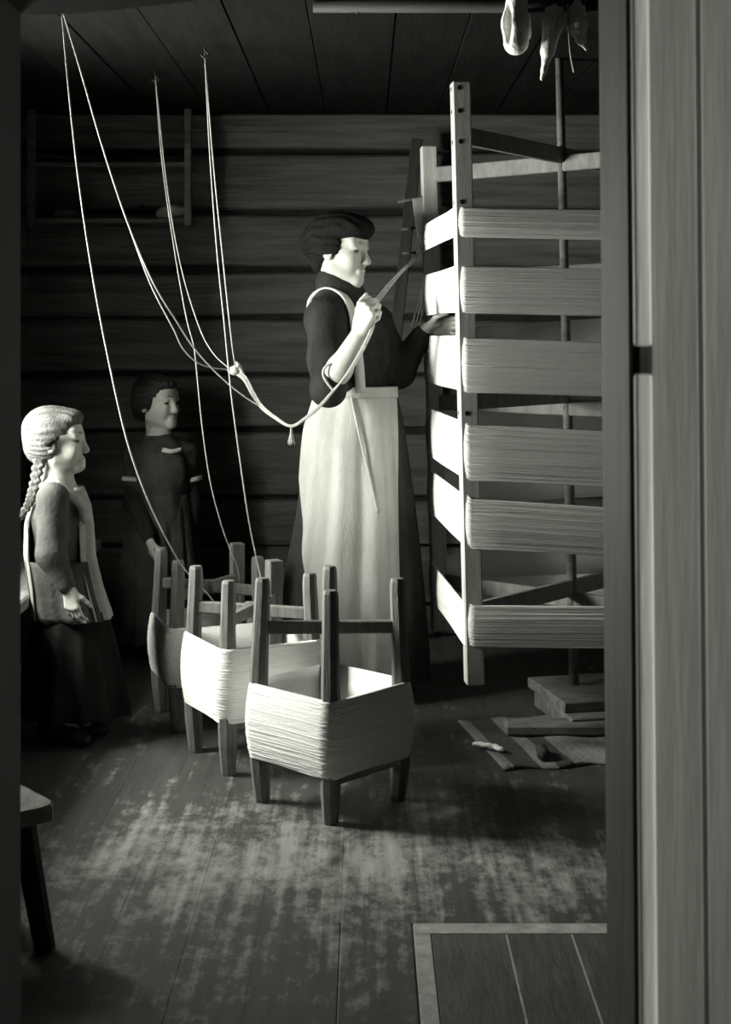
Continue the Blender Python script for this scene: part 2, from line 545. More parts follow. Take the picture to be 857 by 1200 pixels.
# left wall of the room, with a window opening
wl = struct(box('wall_left', ROOM_X0 - .30, ROOM_X0 - .05, Y_OUT, WIN_Y0 - .05, -.1, CEIL + .05, M['chink']))
box('backing', ROOM_X0 - .30, ROOM_X0 - .05, WIN_Y1 + .05, D_WALL + .2, -.1, CEIL + .05, M['chink'], wl)
box('backing', ROOM_X0 - .30, ROOM_X0 - .05, WIN_Y0 - .05, WIN_Y1 + .05, -.1, WIN_Z0 - .05, M['chink'], wl)
box('backing', ROOM_X0 - .30, ROOM_X0 - .05, WIN_Y0 - .05, WIN_Y1 + .05, WIN_Z1 + .05, CEIL + .05, M['chink'], wl)
for i in range(len(JZ) - 1):
    za, zb = JZ[i] + .01, JZ[i + 1] - .01
    if zb > WIN_Z0 and za < WIN_Z1:
        if za < WIN_Z0 - .05: log('log', (ROOM_X0, Y_OUT), (ROOM_X0, D_WALL), za, WIN_Z0 - .01, (1, 0), .13, M['log'], wl, 20, 60 + i); za = WIN_Z0
        if zb > WIN_Z1 + .05: log('log', (ROOM_X0, Y_OUT), (ROOM_X0, D_WALL), WIN_Z1 + .01, zb, (1, 0), .13, M['log'], wl, 20, 60 + i); zb = WIN_Z1
        log('log', (ROOM_X0, Y_OUT), (ROOM_X0, WIN_Y0), za, zb, (1, 0), .13, M['log'], wl, 10, 60 + i)
        log('log', (ROOM_X0, WIN_Y1), (ROOM_X0, D_WALL), za, zb, (1, 0), .13, M['log'], wl, 10, 80 + i)
    else:
        log('log', (ROOM_X0, Y_OUT), (ROOM_X0, D_WALL), za, zb, (1, 0), .13, M['log'], wl, 20, 60 + i)

def window(name, y0, y1, z0, z1, xf, deep=.16, sg=1):
    w = struct(empty(name, (xf, (y0 + y1) / 2, z0)))
    def box(nm, a, b, *r):                      # mirrored for a wall on the right
        a, b = xf + sg * (a - xf), xf + sg * (b - xf)
        return globals()['box'](nm, min(a, b), max(a, b), *r)
    if deep > .2:  # unseen deep reveal, added to keep grazing light off the far corner
        for (a, b, c, d) in ((y0 - .05, y1 + .05, z0 - .05, z0), (y0 - .05, y1 + .05, z1, z1 + .05), (y0 - .05, y0, z0, z1), (y1, y1 + .05, z0, z1)):
            box('reveal_board', xf - deep, xf + .015, a, b, c, d, M['log'], w, .003)
    t = .045
    for (a, b, c, d) in ((y0, y1, z0, z0 + t), (y0, y1, z1 - t, z1), (y0, y0 + t, z0 + t, z1 - t), (y1 - t, y1, z0 + t, z1 - t)):
        box('window_frame', xf - .16, xf - .02, a, b, c, d, M['frame'], w, .003)
    ym, zm = (y0 + y1) / 2, [z0 + (z1 - z0) * k / 3 for k in (1, 2)]
    box('mullion', xf - .12, xf - .08, ym - .018, ym + .018, z0 + t, z1 - t, M['frame'], w, .003)
    for z in zm:
        box('glazing_bar', xf - .115, xf - .085, y0 + t, ym - .018, z - .012, z + .012, M['frame'], w, .003)
        box('glazing_bar', xf - .115, xf - .085, ym + .018, y1 - t, z - .012, z + .012, M['frame'], w, .003)
    zs = [z0 + t, zm[0], zm[1], z1 - t]
    for (a, b) in ((y0 + t, ym - .018), (ym + .018, y1 - t)):
        for k in range(3):
            box('pane', xf - .102, xf - .098, a, b, zs[k] + .012 * (k > 0), zs[k + 1] - .012 * (k < 2), M['glass'], w)
    return w
window('window_1', WIN_Y0, WIN_Y1, WIN_Z0, WIN_Z1, ROOM_X0, .31)
window('hall_fill_window', AW_Y0, AW_Y1, AW_Z0, AW_Z1, ROOM_X1, .16, -1)  # added out-of-view window around the hall fill light

# ceiling
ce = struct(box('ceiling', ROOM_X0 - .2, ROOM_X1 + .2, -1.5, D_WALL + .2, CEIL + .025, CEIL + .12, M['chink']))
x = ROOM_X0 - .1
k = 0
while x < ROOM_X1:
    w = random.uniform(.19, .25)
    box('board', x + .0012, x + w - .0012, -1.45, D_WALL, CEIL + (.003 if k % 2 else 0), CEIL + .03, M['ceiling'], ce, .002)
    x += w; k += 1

# doorway wall between hall and room
TILT = .0088
def lean(p):
    return np.array((p[0] + TILT * (CAMZ - p[2]), p[1], p[2]))
wf = struct(box('wall_front', DOOR_XR + .05, ROOM_X1 + .2, Y_OUT + .03, Y_IN, -.1, CEIL + .05, M['shadejamb']))
# vertical planks on the hall side, right of the doorway
px_ = [.352, .4115, .52, .63, .76, .88, 1.02, 1.16, 1.3, 1.46, 1.62, 1.8, 2.0, 2.2, 2.42]
for a, b in zip(px_[:-1], px_[1:]):
    box('plank', a + .0003, b - .0003, Y_OUT, Y_OUT + .03, 0, CEIL + .03, M['plank'], wf, .002, fn=lean, seg=2)
# bead strips along plank joints
for a in px_[1:]:
    tube('bead', [lean((a + .005, Y_OUT + .002, 0)), lean((a + .005, Y_OUT + .002, CEIL))], .0032, M['plank'], wf, 8)
# right jamb (reveal board) and its pale bead with the latch gap
tr = struct(box('trim_1', DOOR_XR, DOOR_XR + .06, Y_OUT + .012, Y_IN + .01, 0, CEIL, M['jamb'], None, .003, fn=lean, seg=2))
tr2 = struct(empty('trim_2', (DOOR_XR, Y_OUT, 0)))
def beadbar(z0, z1, x0=.3305, x1=.3515, dy=-.014):
    return box('bead_strip', x0, x1, Y_OUT + dy, Y_OUT + .02, z0, z1, M['bead'], tr2, .006, fn=lean, seg=3)
beadbar(0, 1.17); beadbar(1.203, CEIL)
box('latch_plate', .337, .3505, Y_OUT - .004, Y_OUT + .02, 1.17, 1.203, M['iron'], tr2, .001, fn=lean)
box('stop_strip', .3255, .3315, Y_OUT + .002, Y_OUT + .03, 0, CEIL, M['jamb'], tr2, .002, fn=lean)

# left side of the doorway and the lintel
wf2 = struct(box('wall_front_left', ROOM_X0 - .2, DOOR_XL - .05, Y_OUT, Y_IN, -.1, CEIL + .05, M['shadejamb']))
struct(box('trim_3', DOOR_XL - .06, DOOR_XL, Y_OUT - .012, Y_IN + .01, 0, CEIL, M['shadejamb'], None, .004))
def lint(p):
    return np.array((p[0], p[1], p[2] - .055 * (p[0] - .05)/ -.53 * (p[0] < .05) if p[2] < 1.75 else p[2]))
V_, F_ = [], []
n_ = 12
for i in range(n_ + 1):
    xx = DOOR_XL - .02 + (DOOR_XR - DOOR_XL + .04) * i / n_
    zz = 1.690 - .024 * min(1, max(0, (-.20 - xx) / .2))
    for (yy, z2) in ((Y_OUT + .01, zz), (Y_IN + .012, zz), (Y_IN + .012, CEIL + .02), (Y_OUT + .01, CEIL + .02)):
        V_.append((xx, yy, z2))
for i in range(n_):
    for k in range(4):
        F_.append((i * 4 + k, i * 4 + (k + 1) % 4, i * 4 + 4 + (k + 1) % 4, i * 4 + 4 + k))
F_ += [(0, 3, 2, 1), (n_ * 4, n_ * 4 + 1, n_ * 4 + 2, n_ * 4 + 3)]
struct(mesh('trim_4', V_, F_, M['shadejamb']))

# hall (where the camera stands)
hl = struct(box('wall_hall_right', ROOM_X1, ROOM_X1 + .16, -1.5, AW_Y0, -.1, CEIL + .05, M['plaster']))
box('panel', ROOM_X1, ROOM_X1 + .16, AW_Y1, Y_OUT + .03, -.1, CEIL + .05, M['plaster'], hl)
box('panel', ROOM_X1, ROOM_X1 + .16, AW_Y0, AW_Y1, -.1, AW_Z0, M['plaster'], hl)
box('panel', ROOM_X1, ROOM_X1 + .16, AW_Y0, AW_Y1, AW_Z1, CEIL + .05, M['plaster'], hl)
struct(box('wall_hall_left', ROOM_X0 - .15, ROOM_X0, -1.5, Y_OUT, -.1, CEIL + .05, M['plaster']))
struct(box('wall_hall_back', ROOM_X0 - .2, ROOM_X1 + .2, -1.65, -1.5, -.1, CEIL + .05, M['plaster']))

# ------------------------------------------------------------------ yarn windings
def ribbon_loop(path, nstr, h, thick, wob=.0012, bulge=0.0, seed=0, closed=True, hfun=None):
    """ridged band of parallel strands; path = list of (x,y,zc,outward nx,ny); height h"""
    r = np.random.RandomState(seed)
    m = nstr * 3
    V, Fc = [], []
    off = np.concatenate([[0], np.cumsum(r.uniform(.55, 1.45, nstr))]); off /= off[-1]
    amp = r.uniform(.5, 1.3, nstr)
    ph = r.uniform(0, 6.28, nstr)
    L = len(path)
    for i, (x, y, zc, nx, ny) in enumerate(path):
        hh = h if hfun is None else hfun(i / L) * h
        for s in range(nstr):
            for q in range(3):
                u = off[s] + (off[s + 1] - off[s]) * (q / 2.999 + .02)
                rid = math.sin(PI * (q + .25) / 2.5) * amp[s] * thick
                b = bulge * (1 - (2 * u - 1) ** 2) + rid
                dz = wob * math.sin(ph[s] + i * .7) * 1.0
                V.append((x + nx * b, y + ny * b, zc - hh / 2 + u * hh + dz))
        # inner face, two points
        V.append((x - nx * .004, y - ny * .004, zc + hh / 2)); V.append((x - nx * .004, y - ny * .004, zc - hh / 2))
    w = m + 2
    for i in range(L if closed else L - 1):
        j = (i + 1) % L
        for k in range(w):
            k2 = (k + 1) % w
            Fc.append((i * w + k, j * w + k, j * w + k2, i * w + k2))
    if not closed:
        Fc.append(tuple(range(w - 1, -1, -1))); Fc.append(tuple((L - 1) * w + k for k in range(w)))
    return np.array(V), Fc

def poly_path(corners, rad, zs, seg=8, sub=5):
    """rounded closed polygon; corners ccw list of (x,y), zs = height at each corner"""
    n = len(corners)
    out = []
    C = [np.array(c, float) for c in corners]
    cen = sum(C) / n
    arcs = []
    for i in range(n):
        p, a, b = C[i], C[i - 1], C[(i + 1) % n]
        da, db = (a - p) / np.linalg.norm(a - p), (b - p) / np.linalg.norm(b - p)
        n1 = np.array((da[1], -da[0])); n1 *= np.sign(n1.dot(p - cen)) or 1
        n2 = np.array((db[1], -db[0])); n2 *= np.sign(n2.dot(p - cen)) or 1
        pts = []
        for k in range(seg + 1):
            t = k / seg
            nn = n1 * (1 - t) + n2 * t; nn /= np.linalg.norm(nn)
            pts.append((p + nn * rad, nn, zs[i]))
        arcs.append(pts)
    for i in range(n):
        out += [(q[0][0], q[0][1], q[2], q[1][0], q[1][1]) for q in arcs[i]]
        A, B = arcs[i][-1], arcs[(i + 1) % n][0]
        for k in range(1, sub):
            t = k / sub
            p = A[0] * (1 - t) + B[0] * t; nn = A[1] * (1 - t) + B[1] * t; nn /= np.linalg.norm(nn)
            out.append((p[0], p[1], A[2] * (1 - t) + B[2] * t, nn[0], nn[1]))
    return out

# ------------------------------------------------------------------ yarn reels (three)
def leg_vf(p, H, rmid, rtop, rbot, lean_xy, n=8):
    """turned octagonal post, thickest around the winding"""
    prof = [(0, rbot * .92), (.012, rbot), (.16, rmid * .97), (.3, rmid), (.45, rmid * .98), (.75, rtop * 1.06), (.94, rtop), (.985, rtop * .94), (1.0, rtop * .78)]
    path, rad = [], []
    for t, r in prof:
        e = lean_xy * math.sin(PI * min(t * 1.15, 1.0))
        path.append((p[0] + e[0], p[1] + e[1], t * H)); rad.append(r)
    return sweep(path, rad, n, up=(1, 0, 0))

def reel(center, half, rot, H, zb, zt, label, yarn_label, sq=(), seed=0, bulge=.012, drop_legs=()):
    root = empty('yarn_reel', (center[0], center[1], 0), label, 'yarn reel')
    C = []
    for k in range(4):
        a = rot + k * PI / 2
        C.append((center[0] + half * math.cos(a), center[1] + half * math.sin(a)))
    for k, p in enumerate(C):
        out = np.array((math.cos(rot + k * PI / 2), math.sin(rot + k * PI / 2)))
        if k in sq:
            ax = np.array((math.cos(rot + PI / 4), math.sin(rot + PI / 4), 0)); ay = np.array((-ax[1], ax[0], 0))
            obox('leg', (p[0], p[1], H / 2), ax, ay, (0, 0, 1), .021, .021, H / 2, M['reel'], root, .003)
        else:
            V, Fc = leg_vf(p, H * random.uniform(.985, 1.01), .0265, .0205, .0205, out * .012)
            mesh('leg', V, Fc, M['reel'], root, False)
    # crossing bars near the top
    ctr = np.array((center[0], center[1]))
    for k, zz in ((0, H * .785), (1, H * .785 - .001)):
        a, b = np.array(C[k]), np.array(C[k + 2])
        d = (b - a) / np.linalg.norm(b - a)
        obox('crossbar', ((a[0] + b[0]) / 2, (a[1] + b[1]) / 2, zz), (d[0], d[1], 0), (-d[1], d[0], 0), (0, 0, 1), np.linalg.norm(b - a) / 2, .012, .0165, M['reel'], root, .003)
    obox('pivot_block', (center[0], center[1], H * .785), (1, 0, 0), (0, 1, 0), (0, 0, 1), .022, .022, .02, M['reel'], root, .003)
    # lower stretchers
    for k in range(4):
        a, b = np.array(C[k]), np.array(C[(k + 1) % 4])
        d = (b - a) / np.linalg.norm(b - a)
        zz = zb - .012 + .012 * (k % 2)
        obox('stretcher', ((a[0] + b[0]) / 2, (a[1] + b[1]) / 2, zz), (d[0], d[1], 0), (-d[1], d[0], 0), (0, 0, 1), np.linalg.norm(b - a) / 2, .009, .014, M['reel'], root, .002)
    zc = (zb + zt) / 2
    path = poly_path(C, .032, [zc] * 4, 8, 7)
    V, Fc = ribbon_loop(path, 30, zt - zb, .0017, .0016, bulge, seed)
    o = mesh('yarn_skein', V, Fc, M['yarn'], None, True, (center[0], center[1], zb))
    tag(o, yarn_label, 'yarn skein')
    return C

# front reel
reel((-.0925, 3.785), .176, -PI / 2 + .03, .578, .118, .312, 'wooden four-legged yarn reel standing before the other two, its white winding in full view',
     'thick white yarn wound round the foremost of three wooden reels', seed=1)
# middle reel
reel((-.3265, 4.176), .1755, -PI / 2 - .30, .54, .147, .352, 'wooden four-legged yarn reel standing between the two other reels',
     'white yarn wound round the middle of three wooden reels', sq=(2,), seed=2)
# back reel
reel((-.4975, 4.60), .178, -PI / 2 + 1.13, .53, .14, .322, 'wooden four-legged yarn reel beside the girl in the dark dress',
     'white yarn wound round the reel beside the girl in dark dress', sq=(1,), seed=3)

# ------------------------------------------------------------------ warping mill
MT = -.0235                                    # the mill leans a little
MZ0 = .08
MX, MY = .672, 4.67
def mpt(x, y, z):
    return np.array((MX + x + MT * (z - MZ0), MY + y, z))
A_, B_ = .350, .412
MC = [(-A_, -B_), (B_, -A_), (A_, B_), (-B_, A_)]        # P1, P4, P3, P2 (ccw)
mill = empty('warping_mill', (MX, MY, 0), 'tall wooden warping mill with upright posts on a centre shaft, wound with yarn bands', 'warping mill')
e1 = np.array((A_ + B_, B_ - A_)); e1 /= np.linalg.norm(e1)       # P1 -> P4
e2 = np.array((-e1[1], e1[0]))
tops = [1.955, 1.93, 1.87, 1.865]
bots = [.190, .19, .19, .19]
AXT = np.array((MT, 0, 1)); AXT /= np.linalg.norm(AXT)
for (cx, cy), zt, zb in zip(MC, tops, bots):
    c = mpt(cx, cy, (zt + zb) / 2)
    p = obox('post', c, (e1[0], e1[1], 0), (e2[0], e2[1], 0), AXT, .027, .027, (zt - zb) / 2, M['millwood'], mill, .004)
    zc_ = []
    if zt > 1.95:
        zc_ = [1.935, 1.868, 1.778, 1.602, .985]
    for z in zc_:                                 # dark discs paint the shade inside peg holes on the face towards the doorway
        q = mpt(cx, cy, z) - np.array((e1[0], e1[1], 0)) * .006
        n_ = np.array((-e1[1] * -1, -e1[0], 0)); n_ = np.array((e1[1], -e1[0], 0))
        V, Fc = sweep([q + n_ * .020, q + n_ * .0278], [.0075, .0075], 10, up=(0, 0, 1))
        mesh('peg_hole_disc', V, Fc, M['hole'], p, False)
        n2_ = np.array((-e1[0], -e1[1], 0))
        q = mpt(cx, cy, z)
        V, Fc = sweep([q + n2_ * .020, q + n2_ * .0278], [.0075, .0075], 10, up=(0, 0, 1))
        mesh('peg_hole_disc', V, Fc, M['hole'], p, False)
# crossing arms at three heights
for zz, dz in ((1.80, -.035), (1.02, -.04), (.40, -.04)):
    for k, h_ in ((0, zz), (1, zz + dz)):
        a, b = mpt(*MC[k], h_), mpt(*MC[k + 2], h_)
        if k == 0 and zz > 1.5: a[2] -= .0; b[2] -= .02
        d = b - a; L_ = np.linalg.norm(d); d /= L_
        s = np.cross((0, 0, 1), d); s /= np.linalg.norm(s)
        obox('arm', (a + b) / 2, d, s, np.cross(d, s), L_ / 2, .011, .026, M['armwood'], mill, .003)
V, Fc = sweep([mpt(0, 0, .078), mpt(0, 0, .6), mpt(0, 0, 1.2), mpt(0, 0, CEIL + .004)], [.0165, .0165, .015, .0135], 12, up=(1, 0, 0))
mesh('shaft', V, Fc, M['basewood'], mill, True)
# foot of the mill: board on cross beam
bd = np.array((.22, -.975, 0)); bd /= np.linalg.norm(bd); bs = np.array((-bd[1], bd[0], 0))
obox('foot_board', (.80, 4.66, .070), bs, bd, (0, 0, 1), .235, .17, .017, M['basewood'], mill, .004)
obox('foot_beam', (.815, 4.60, .030), bs, bd, (0, 0, 1), .235, .17, .0235, M['basewood'], mill, .004)
obox('foot_beam', (.75, 4.40, .025), (1, 0, 0), (0, 1, 0), (0, 0, 1), .33, .045, .018, M['basewood'], mill, .008)

# yarn on the mill: six wound bands, one warp
warp = empty('warp_yarn', (MX, MY, .3), 'white warp yarn wound in six flat bands around the warping mill', 'yarn')
bands = [(1.501, 1.588), (1.280, 1.418), (1.052, 1.212), (.801, .964), (.606, .751), (.308, .4305)]
drop = [.015, .02, .04, .07, .09, .03]              # fall of each turn between the two posts on the doorway side
zcs = [(a + b) / 2 for a, b in bands]
hts = [b - a for a, b in bands]
for k in range(6):
    zc = zcs[k]
    cs = [(MX + x + MT * (zc - MZ0), MY + y) for x, y in MC]          # P1, P4, P3, P2
    full = poly_path(cs, .0285, [0] * 4, 6, 9)
    nq = len(full) // 4
    full = full[3 * nq + 3:] + full[:3 * nq + 4]                       # one turn, beginning and ending at the rear post
    znext = zcs[k + 1] if k < 5 else zcs[5] - .06
    hnext = hts[k + 1] if k < 5 else hts[5] * .8
    m_ = len(full)
    tz = np.interp(np.linspace(0, 4, m_), [0, .95, 1.05, 2, 3, 4], [zc, zc, zc, zc - drop[k], (zc - drop[k] + znext) / 2, znext])
    full = [(p[0], p[1], tz[i], p[3], p[4]) for i, p in enumerate(full)]
    ns = max(14, int(hts[k] / .0052))
    V, Fc = ribbon_loop(full, ns, hts[k], .0017, .0012, .004, 20 + k, False, lambda t, k=k, h=hnext: 1 if t < .7 else 1 + (h / hts[k] - 1) * (t - .7) / .3)
    mesh('yarn_band', V, Fc, M['yarn'], warp, True)

# ------------------------------------------------------------------ peg rail leaning at the back wall, with yarn looped on it
pr0, pr1 = np.array(at(424, 765, 5.55)), np.array(at(489, 163, 5.72))
pr0[2] = 0.0
prail = empty('peg_rail', (pr0[0], pr0[1], 0), 'dark peg rail leaning against the log wall behind the woman', 'peg rail')
d = (pr1 - pr0); L_ = np.linalg.norm(d); d /= L_
s = np.cross(d, (0, 1, 0)); s /= np.linalg.norm(s)
obox('rail_board', (pr0 + pr1) / 2, s, np.cross(d, s), d, .023, .014, L_ / 2, M['darkwood'], prail, .003)
for (px, py, qx, qy) in ((471, 269, 487, 267), (472, 297, 487, 296)):
    zf = (390 - py) / 300
    dd = 5.66
    tube('peg', [at(qx, qy, dd), at(px, py, dd - .03)], [.006, .0045], M['reel'], prail, 8)
tube('peg', [at(503, 229.5, 5.01), at(467, 237, 4.985)], [.006, .0045], M['reel'], mill, 8)
# the loop of yarn between the mill's top band and the peg of its rear post
hk = []
r_ = np.random.RandomState(5)
for k in range(13):
    u = k / 12
    top = np.array(at(484 + 13 * u, 233 - 2.6 * u, 4.992 + .008 * u)); mid = np.array(at(487 + 11 * u, 262, 5.0)); low = np.array(at(492.5 + 5 * u, 290, 4.985))
    hk.append(sweep(cat([top, mid, low], 5), .0022, 5))
V, Fc = join(hk)
tag(mesh('yarn_loop', V, Fc, M['yarn'], None, True, at(492, 290, 4.99)), 'loose loop of white yarn hanging beside the rear post of the warping mill', 'yarn')

# ------------------------------------------------------------------ rug, scrap, bobbin
ro = Vector((.292, 4.09, .001))
rx = np.array((.98, .19, 0)); rx /= np.linalg.norm(rx); ry = np.array((-.19, .98, 0)); ry /= np.linalg.norm(ry)
nx_, ny_ = 40, 18
V, Fc = [], []
for lay in (0, 1):
    for j in range(ny_ + 1):
        for i in range(nx_ + 1):
            u, v = i / nx_, j / ny_
            p = np.array((u * .62, v * .52 + .012 * math.sin(u * 19) * (v < .05), (.006 + .003 * math.sin(u * 23 + v * 9)) * lay))
            V.append(p)
w = nx_ + 1; o_ = w * (ny_ + 1)
for j in range(ny_):
    for i in range(nx_):
        a = j * w + i
        Fc.append((o_ + a, o_ + a + 1, o_ + a + w + 1, o_ + a + w)); Fc.append((a, a + w, a + w + 1, a + 1))
per = [i for i in range(w)] + [j * w + nx_ for j in range(1, ny_ + 1)] + [ny_ * w + i for i in range(nx_ - 1, -1, -1)] + [j * w for j in range(ny_ - 1, 0, -1)]
for a, b in zip(per, per[1:] + per[:1]):
    Fc.append((a, b, o_ + b, o_ + a))
rug = mesh('rag_rug', V, Fc, M['rug'], None, True)
rug.location = (.387, 4.035, .0008); rug.rotation_euler.z = math.radians(11)
tag(rug, 'striped rag rug lying under the foot of the warping mill', 'rug')
c = at(573, 878, 4.22)
sc_ = [ell((c[0] + u * .034 + r_.uniform(-.003, .003), c[1] - u * .02 + r_.uniform(-.008, .008), .015 + r_.uniform(0, .008)), (.011, .009, .007), k=.004) for u in np.linspace(-1, 1, 9)]
tag(sdf_obj('yarn_scrap', sc_, .0025, M['paper'], None, (c[0], c[1], .008)), 'small white scrap of wool on the corner of the rag rug', 'wool scrap')
c = at(637, 886, 4.12)
tag(sdf_obj('bobbin', [cone((c[0], c[1], .024), (c[0] + .0, c[1] + .05, .024), .017, .016), cone((c[0], c[1] - .004, .024), (c[0], c[1], .024), .019, .019, .002)], .003, M['darkwood'], None, (c[0], c[1], .006)),
    'small dark wooden bobbin lying on the rag rug', 'bobbin')

# ------------------------------------------------------------------ bench in front, long bench under the window
bn = empty('low_bench', (-.72, 2.86, 0), 'low wooden bench with splayed dark leg beside the doorway', 'bench')
q0 = np.array(at(70, 947, 2.93)); bz = .268
ex = np.array((-.80, -.60, 0)); ey = np.array((-.6, .80, 0))
V, Fc = [], []
out2 = []
Lb, Wb = .62, .20
corner = np.array((q0[0], q0[1]))
ol = [(0.0, .03), (.012, .008), (.035, 0), (Lb, 0), (Lb, Wb), (.03, Wb), (.008, Wb - .02)]
for zz in (bz - .032, bz - .006, bz):
    for a, b in ol:
        ins = .004 if zz == bz else 0
        p = corner + ex[:2] * (a + (ins if a < .3 else -ins)) + ey[:2] * (b + (ins if b < .1 else -ins))
        V.append((p[0], p[1], zz))
m = len(ol)
for l in range(2):
    for k in range(m):
        Fc.append((l * m + k, l * m + (k + 1) % m, (l + 1) * m + (k + 1) % m, (l + 1) * m + k))
Fc += [tuple(range(m - 1, -1, -1)), tuple(2 * m + k for k in range(m))]
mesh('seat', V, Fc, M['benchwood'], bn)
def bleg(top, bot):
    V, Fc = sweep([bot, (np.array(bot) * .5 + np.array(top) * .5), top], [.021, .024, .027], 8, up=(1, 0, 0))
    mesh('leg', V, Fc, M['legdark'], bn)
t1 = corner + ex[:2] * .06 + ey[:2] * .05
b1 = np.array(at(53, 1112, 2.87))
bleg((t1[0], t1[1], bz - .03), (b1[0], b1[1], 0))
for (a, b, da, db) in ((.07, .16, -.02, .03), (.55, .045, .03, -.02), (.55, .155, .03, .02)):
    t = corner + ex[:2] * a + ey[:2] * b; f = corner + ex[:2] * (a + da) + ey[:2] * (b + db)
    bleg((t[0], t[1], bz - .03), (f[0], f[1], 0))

lb = empty('wall_bench', (-1.18, 4.1, 0), 'long plank bench along the window wall behind the fair girl', 'bench')
box('seat', ROOM_X0 + .02, -1.0, 3.2, 5.5, .40, .44, M['benchwood'], lb, .006)
for yy in (3.4, 5.35):
    box('leg', ROOM_X0 + .08, ROOM_X0 + .14, yy - .03, yy + .03, 0, .402, M['legdark'], lb, .004)
    box('leg', -1.16, -1.10, yy - .03, yy + .03, 0, .402, M['legdark'], lb, .004)

# ------------------------------------------------------------------ hanging shelf on the back wall
SD = 5.70
sh = empty('wall_shelf', (at(140, 258, SD)[0], SD, at(140, 258, SD)[2]), 'dark two-tier wooden shelf hanging on the log wall', 'shelf')
zt_, zb_ = at(0, 194, SD)[2], at(0, 259, SD)[2]
xl_, xr_ = at(40, 0, SD)[0], at(222, 0, SD)[0]
box('shelf_board', xl_, xr_, SD - .06, D_WALL, zt_ - .012, zt_ + .008, M['log'], sh, .003)
box('shelf_board', xl_, xr_, SD - .06, D_WALL, zb_ - .012, zb_ + .008, M['log'], sh, .003)
box('upright', xr_ - .012, xr_ + .014, SD - .07, SD - .03, at(0, 266, SD)[2], CEIL - .01, M['log'], sh, .003)
box('upright', xl_ - .012, xl_ + .014, SD - .07, SD - .03, at(0, 266, SD)[2], CEIL - .01, M['log'], sh, .003)
for (a, b, lab) in (((14, 178), (128, 191.5), 'long pale stick lying along the upper shelf'), ((122, 190.5), (185, 189.5), 'short pale stick lying on the upper shelf')):
    p, q = np.array(at(*a, SD - .03)), np.array(at(*b, SD - .02))
    q[2] = max(q[2], zt_ + .017)
    mid = (p + q) / 2 + np.array((0, 0, -.004))
    tag(tube('stick', cat([p, mid, q], 5), .008, M['pole'], None, 8, origin=q), lab, 'stick')
bp = at(202, 250, SD)
tag(sdf_obj('cloth_bundle', [ell((bp[0], SD, zb_ + .035), (.05, .04, .028)), ell((bp[0] - .035, SD, zb_ + .026), (.03, .035, .02)), cone((bp[0] + .01, SD - .02, zb_ + .05), (bp[0] + .045, SD, zb_ + .045), .012, .01)], .005, M['benchwood'], None, (bp[0], SD, zb_ + .007)),
    'small pale rolled bundle on the lower shelf beside its upright', 'bundle')
bp = at(75, 250, SD)
tag(sdf_obj('cloth_bundle', [ell((bp[0], SD, zb_ + .03), (.045, .04, .024)), ell((bp[0] + .04, SD, zb_ + .022), (.025, .03, .016))], .005, M['log'], None, (bp[0], SD, zb_ + .007)),
    'dark folded bundle at the far end of the lower shelf', 'bundle')
bp = at(158, 250, SD)
tag(tube('stick', [at(146, 256, SD), at(168, 241, SD + .08)], .006, M['pole'], None, 6, origin=at(146, 256, SD)), 'short stick propped up on the lower shelf', 'stick')

# ------------------------------------------------------------------ drying pole with knitwear
PD = 3.70
pl = empty('drying_pole', (at(367, 9, PD)[0], PD, at(367, 9, PD)[2]), 'wooden drying pole hung under the ceiling boards', 'pole')
pz = at(0, 7.5, PD)[2]
tube('rod', [(at(367, 0, PD)[0], PD, pz), (.75, PD, pz), (1.5, PD, pz)], .0165, M['pole'], pl, 12)
for xx in (-.02, 1.0):
    tube('hanger', [(xx, PD, pz - .018), (xx, PD + .012, pz), (xx, PD, CEIL + .004)], .004, M['iron'], pl, 6)

def sdf_fold(V, amp, f1):
    W = V.copy()
    W[:, 1] += amp * np.sin(V[:, 0] * f1)
    return W
s459 = F_PX / PD
def P_(px, py, dy=0.0):
    p = np.array(at(px, py, PD)); p[1] += dy
    return p
# long stocking folded over the pole
pr = [cone(P_(605, -4, -.028), P_(603, 30, -.026), .026, .032, .02), cone(P_(603, 30, -.026), P_(604, 52, -.022), .032, .032, .02),
      cone(P_(612, -4, .026), P_(612, 38, .016), .022, .026, .02),
      cone(P_(605, -4, -.028), P_(610, -8, .026), .016, .016, .02),
      ell(P_(594, 32, -.046), (.010, .014, .055), k=.006, cut=True)]
sdf_obj_ = sdf_obj('stocking', pr, .004, M['knit'], None, P_(605, 2))
tag(sdf_obj_, 'large pale stocking folded over the drying pole', 'stocking')
# pointed strip of cloth
mit_pr = [cone(P_(651, -2, -.024), P_(647, 30, -.022), .022, .026, .01), cone(P_(647, 30, -.022), P_(641, 62, -.02), .026, .018, .01), cone(P_(641, 62, -.02), P_(637, 84, -.02), .015, .008, .01),
      cone(P_(637, 84, -.02), P_(634, 94, -.02), .008, .005, .008), cone(P_(651, -2, -.024), P_(653, -6, .022), .012, .012, .01), cone(P_(653, -6, .022), P_(653, 30, .022), .012, .012, .01),
      cone(P_(655, 0, -.046), P_(646, 55, -.044), .007, .005, .006, True)]
mit = tag(sdf_obj('mitten', mit_pr, .0035, M['knit'], None, P_(650, 2)), 'limp white mitten with pointed tip hanging from the drying pole', 'mitten')
pr = [cone(P_(673, -2, -.026), P_(675, 32, -.026), .021, .025, .01), cone(P_(675, 32, -.026), P_(679, 48, -.026), .025, .014, .01), cone(P_(679, 48, -.026), P_(686, 61, -.026), .011, .004, .01),
      cone(P_(673, -2, -.026), P_(673, -7, .02), .012, .012, .01), cone(P_(673, -7, .02), P_(673, 20, .022), .012, .012, .01)]
tag(sdf_obj('mitten', pr, .0035, M['knit'], None, P_(673, 2)), 'short rounded white mitten hanging nearest the door jamb', 'mitten')
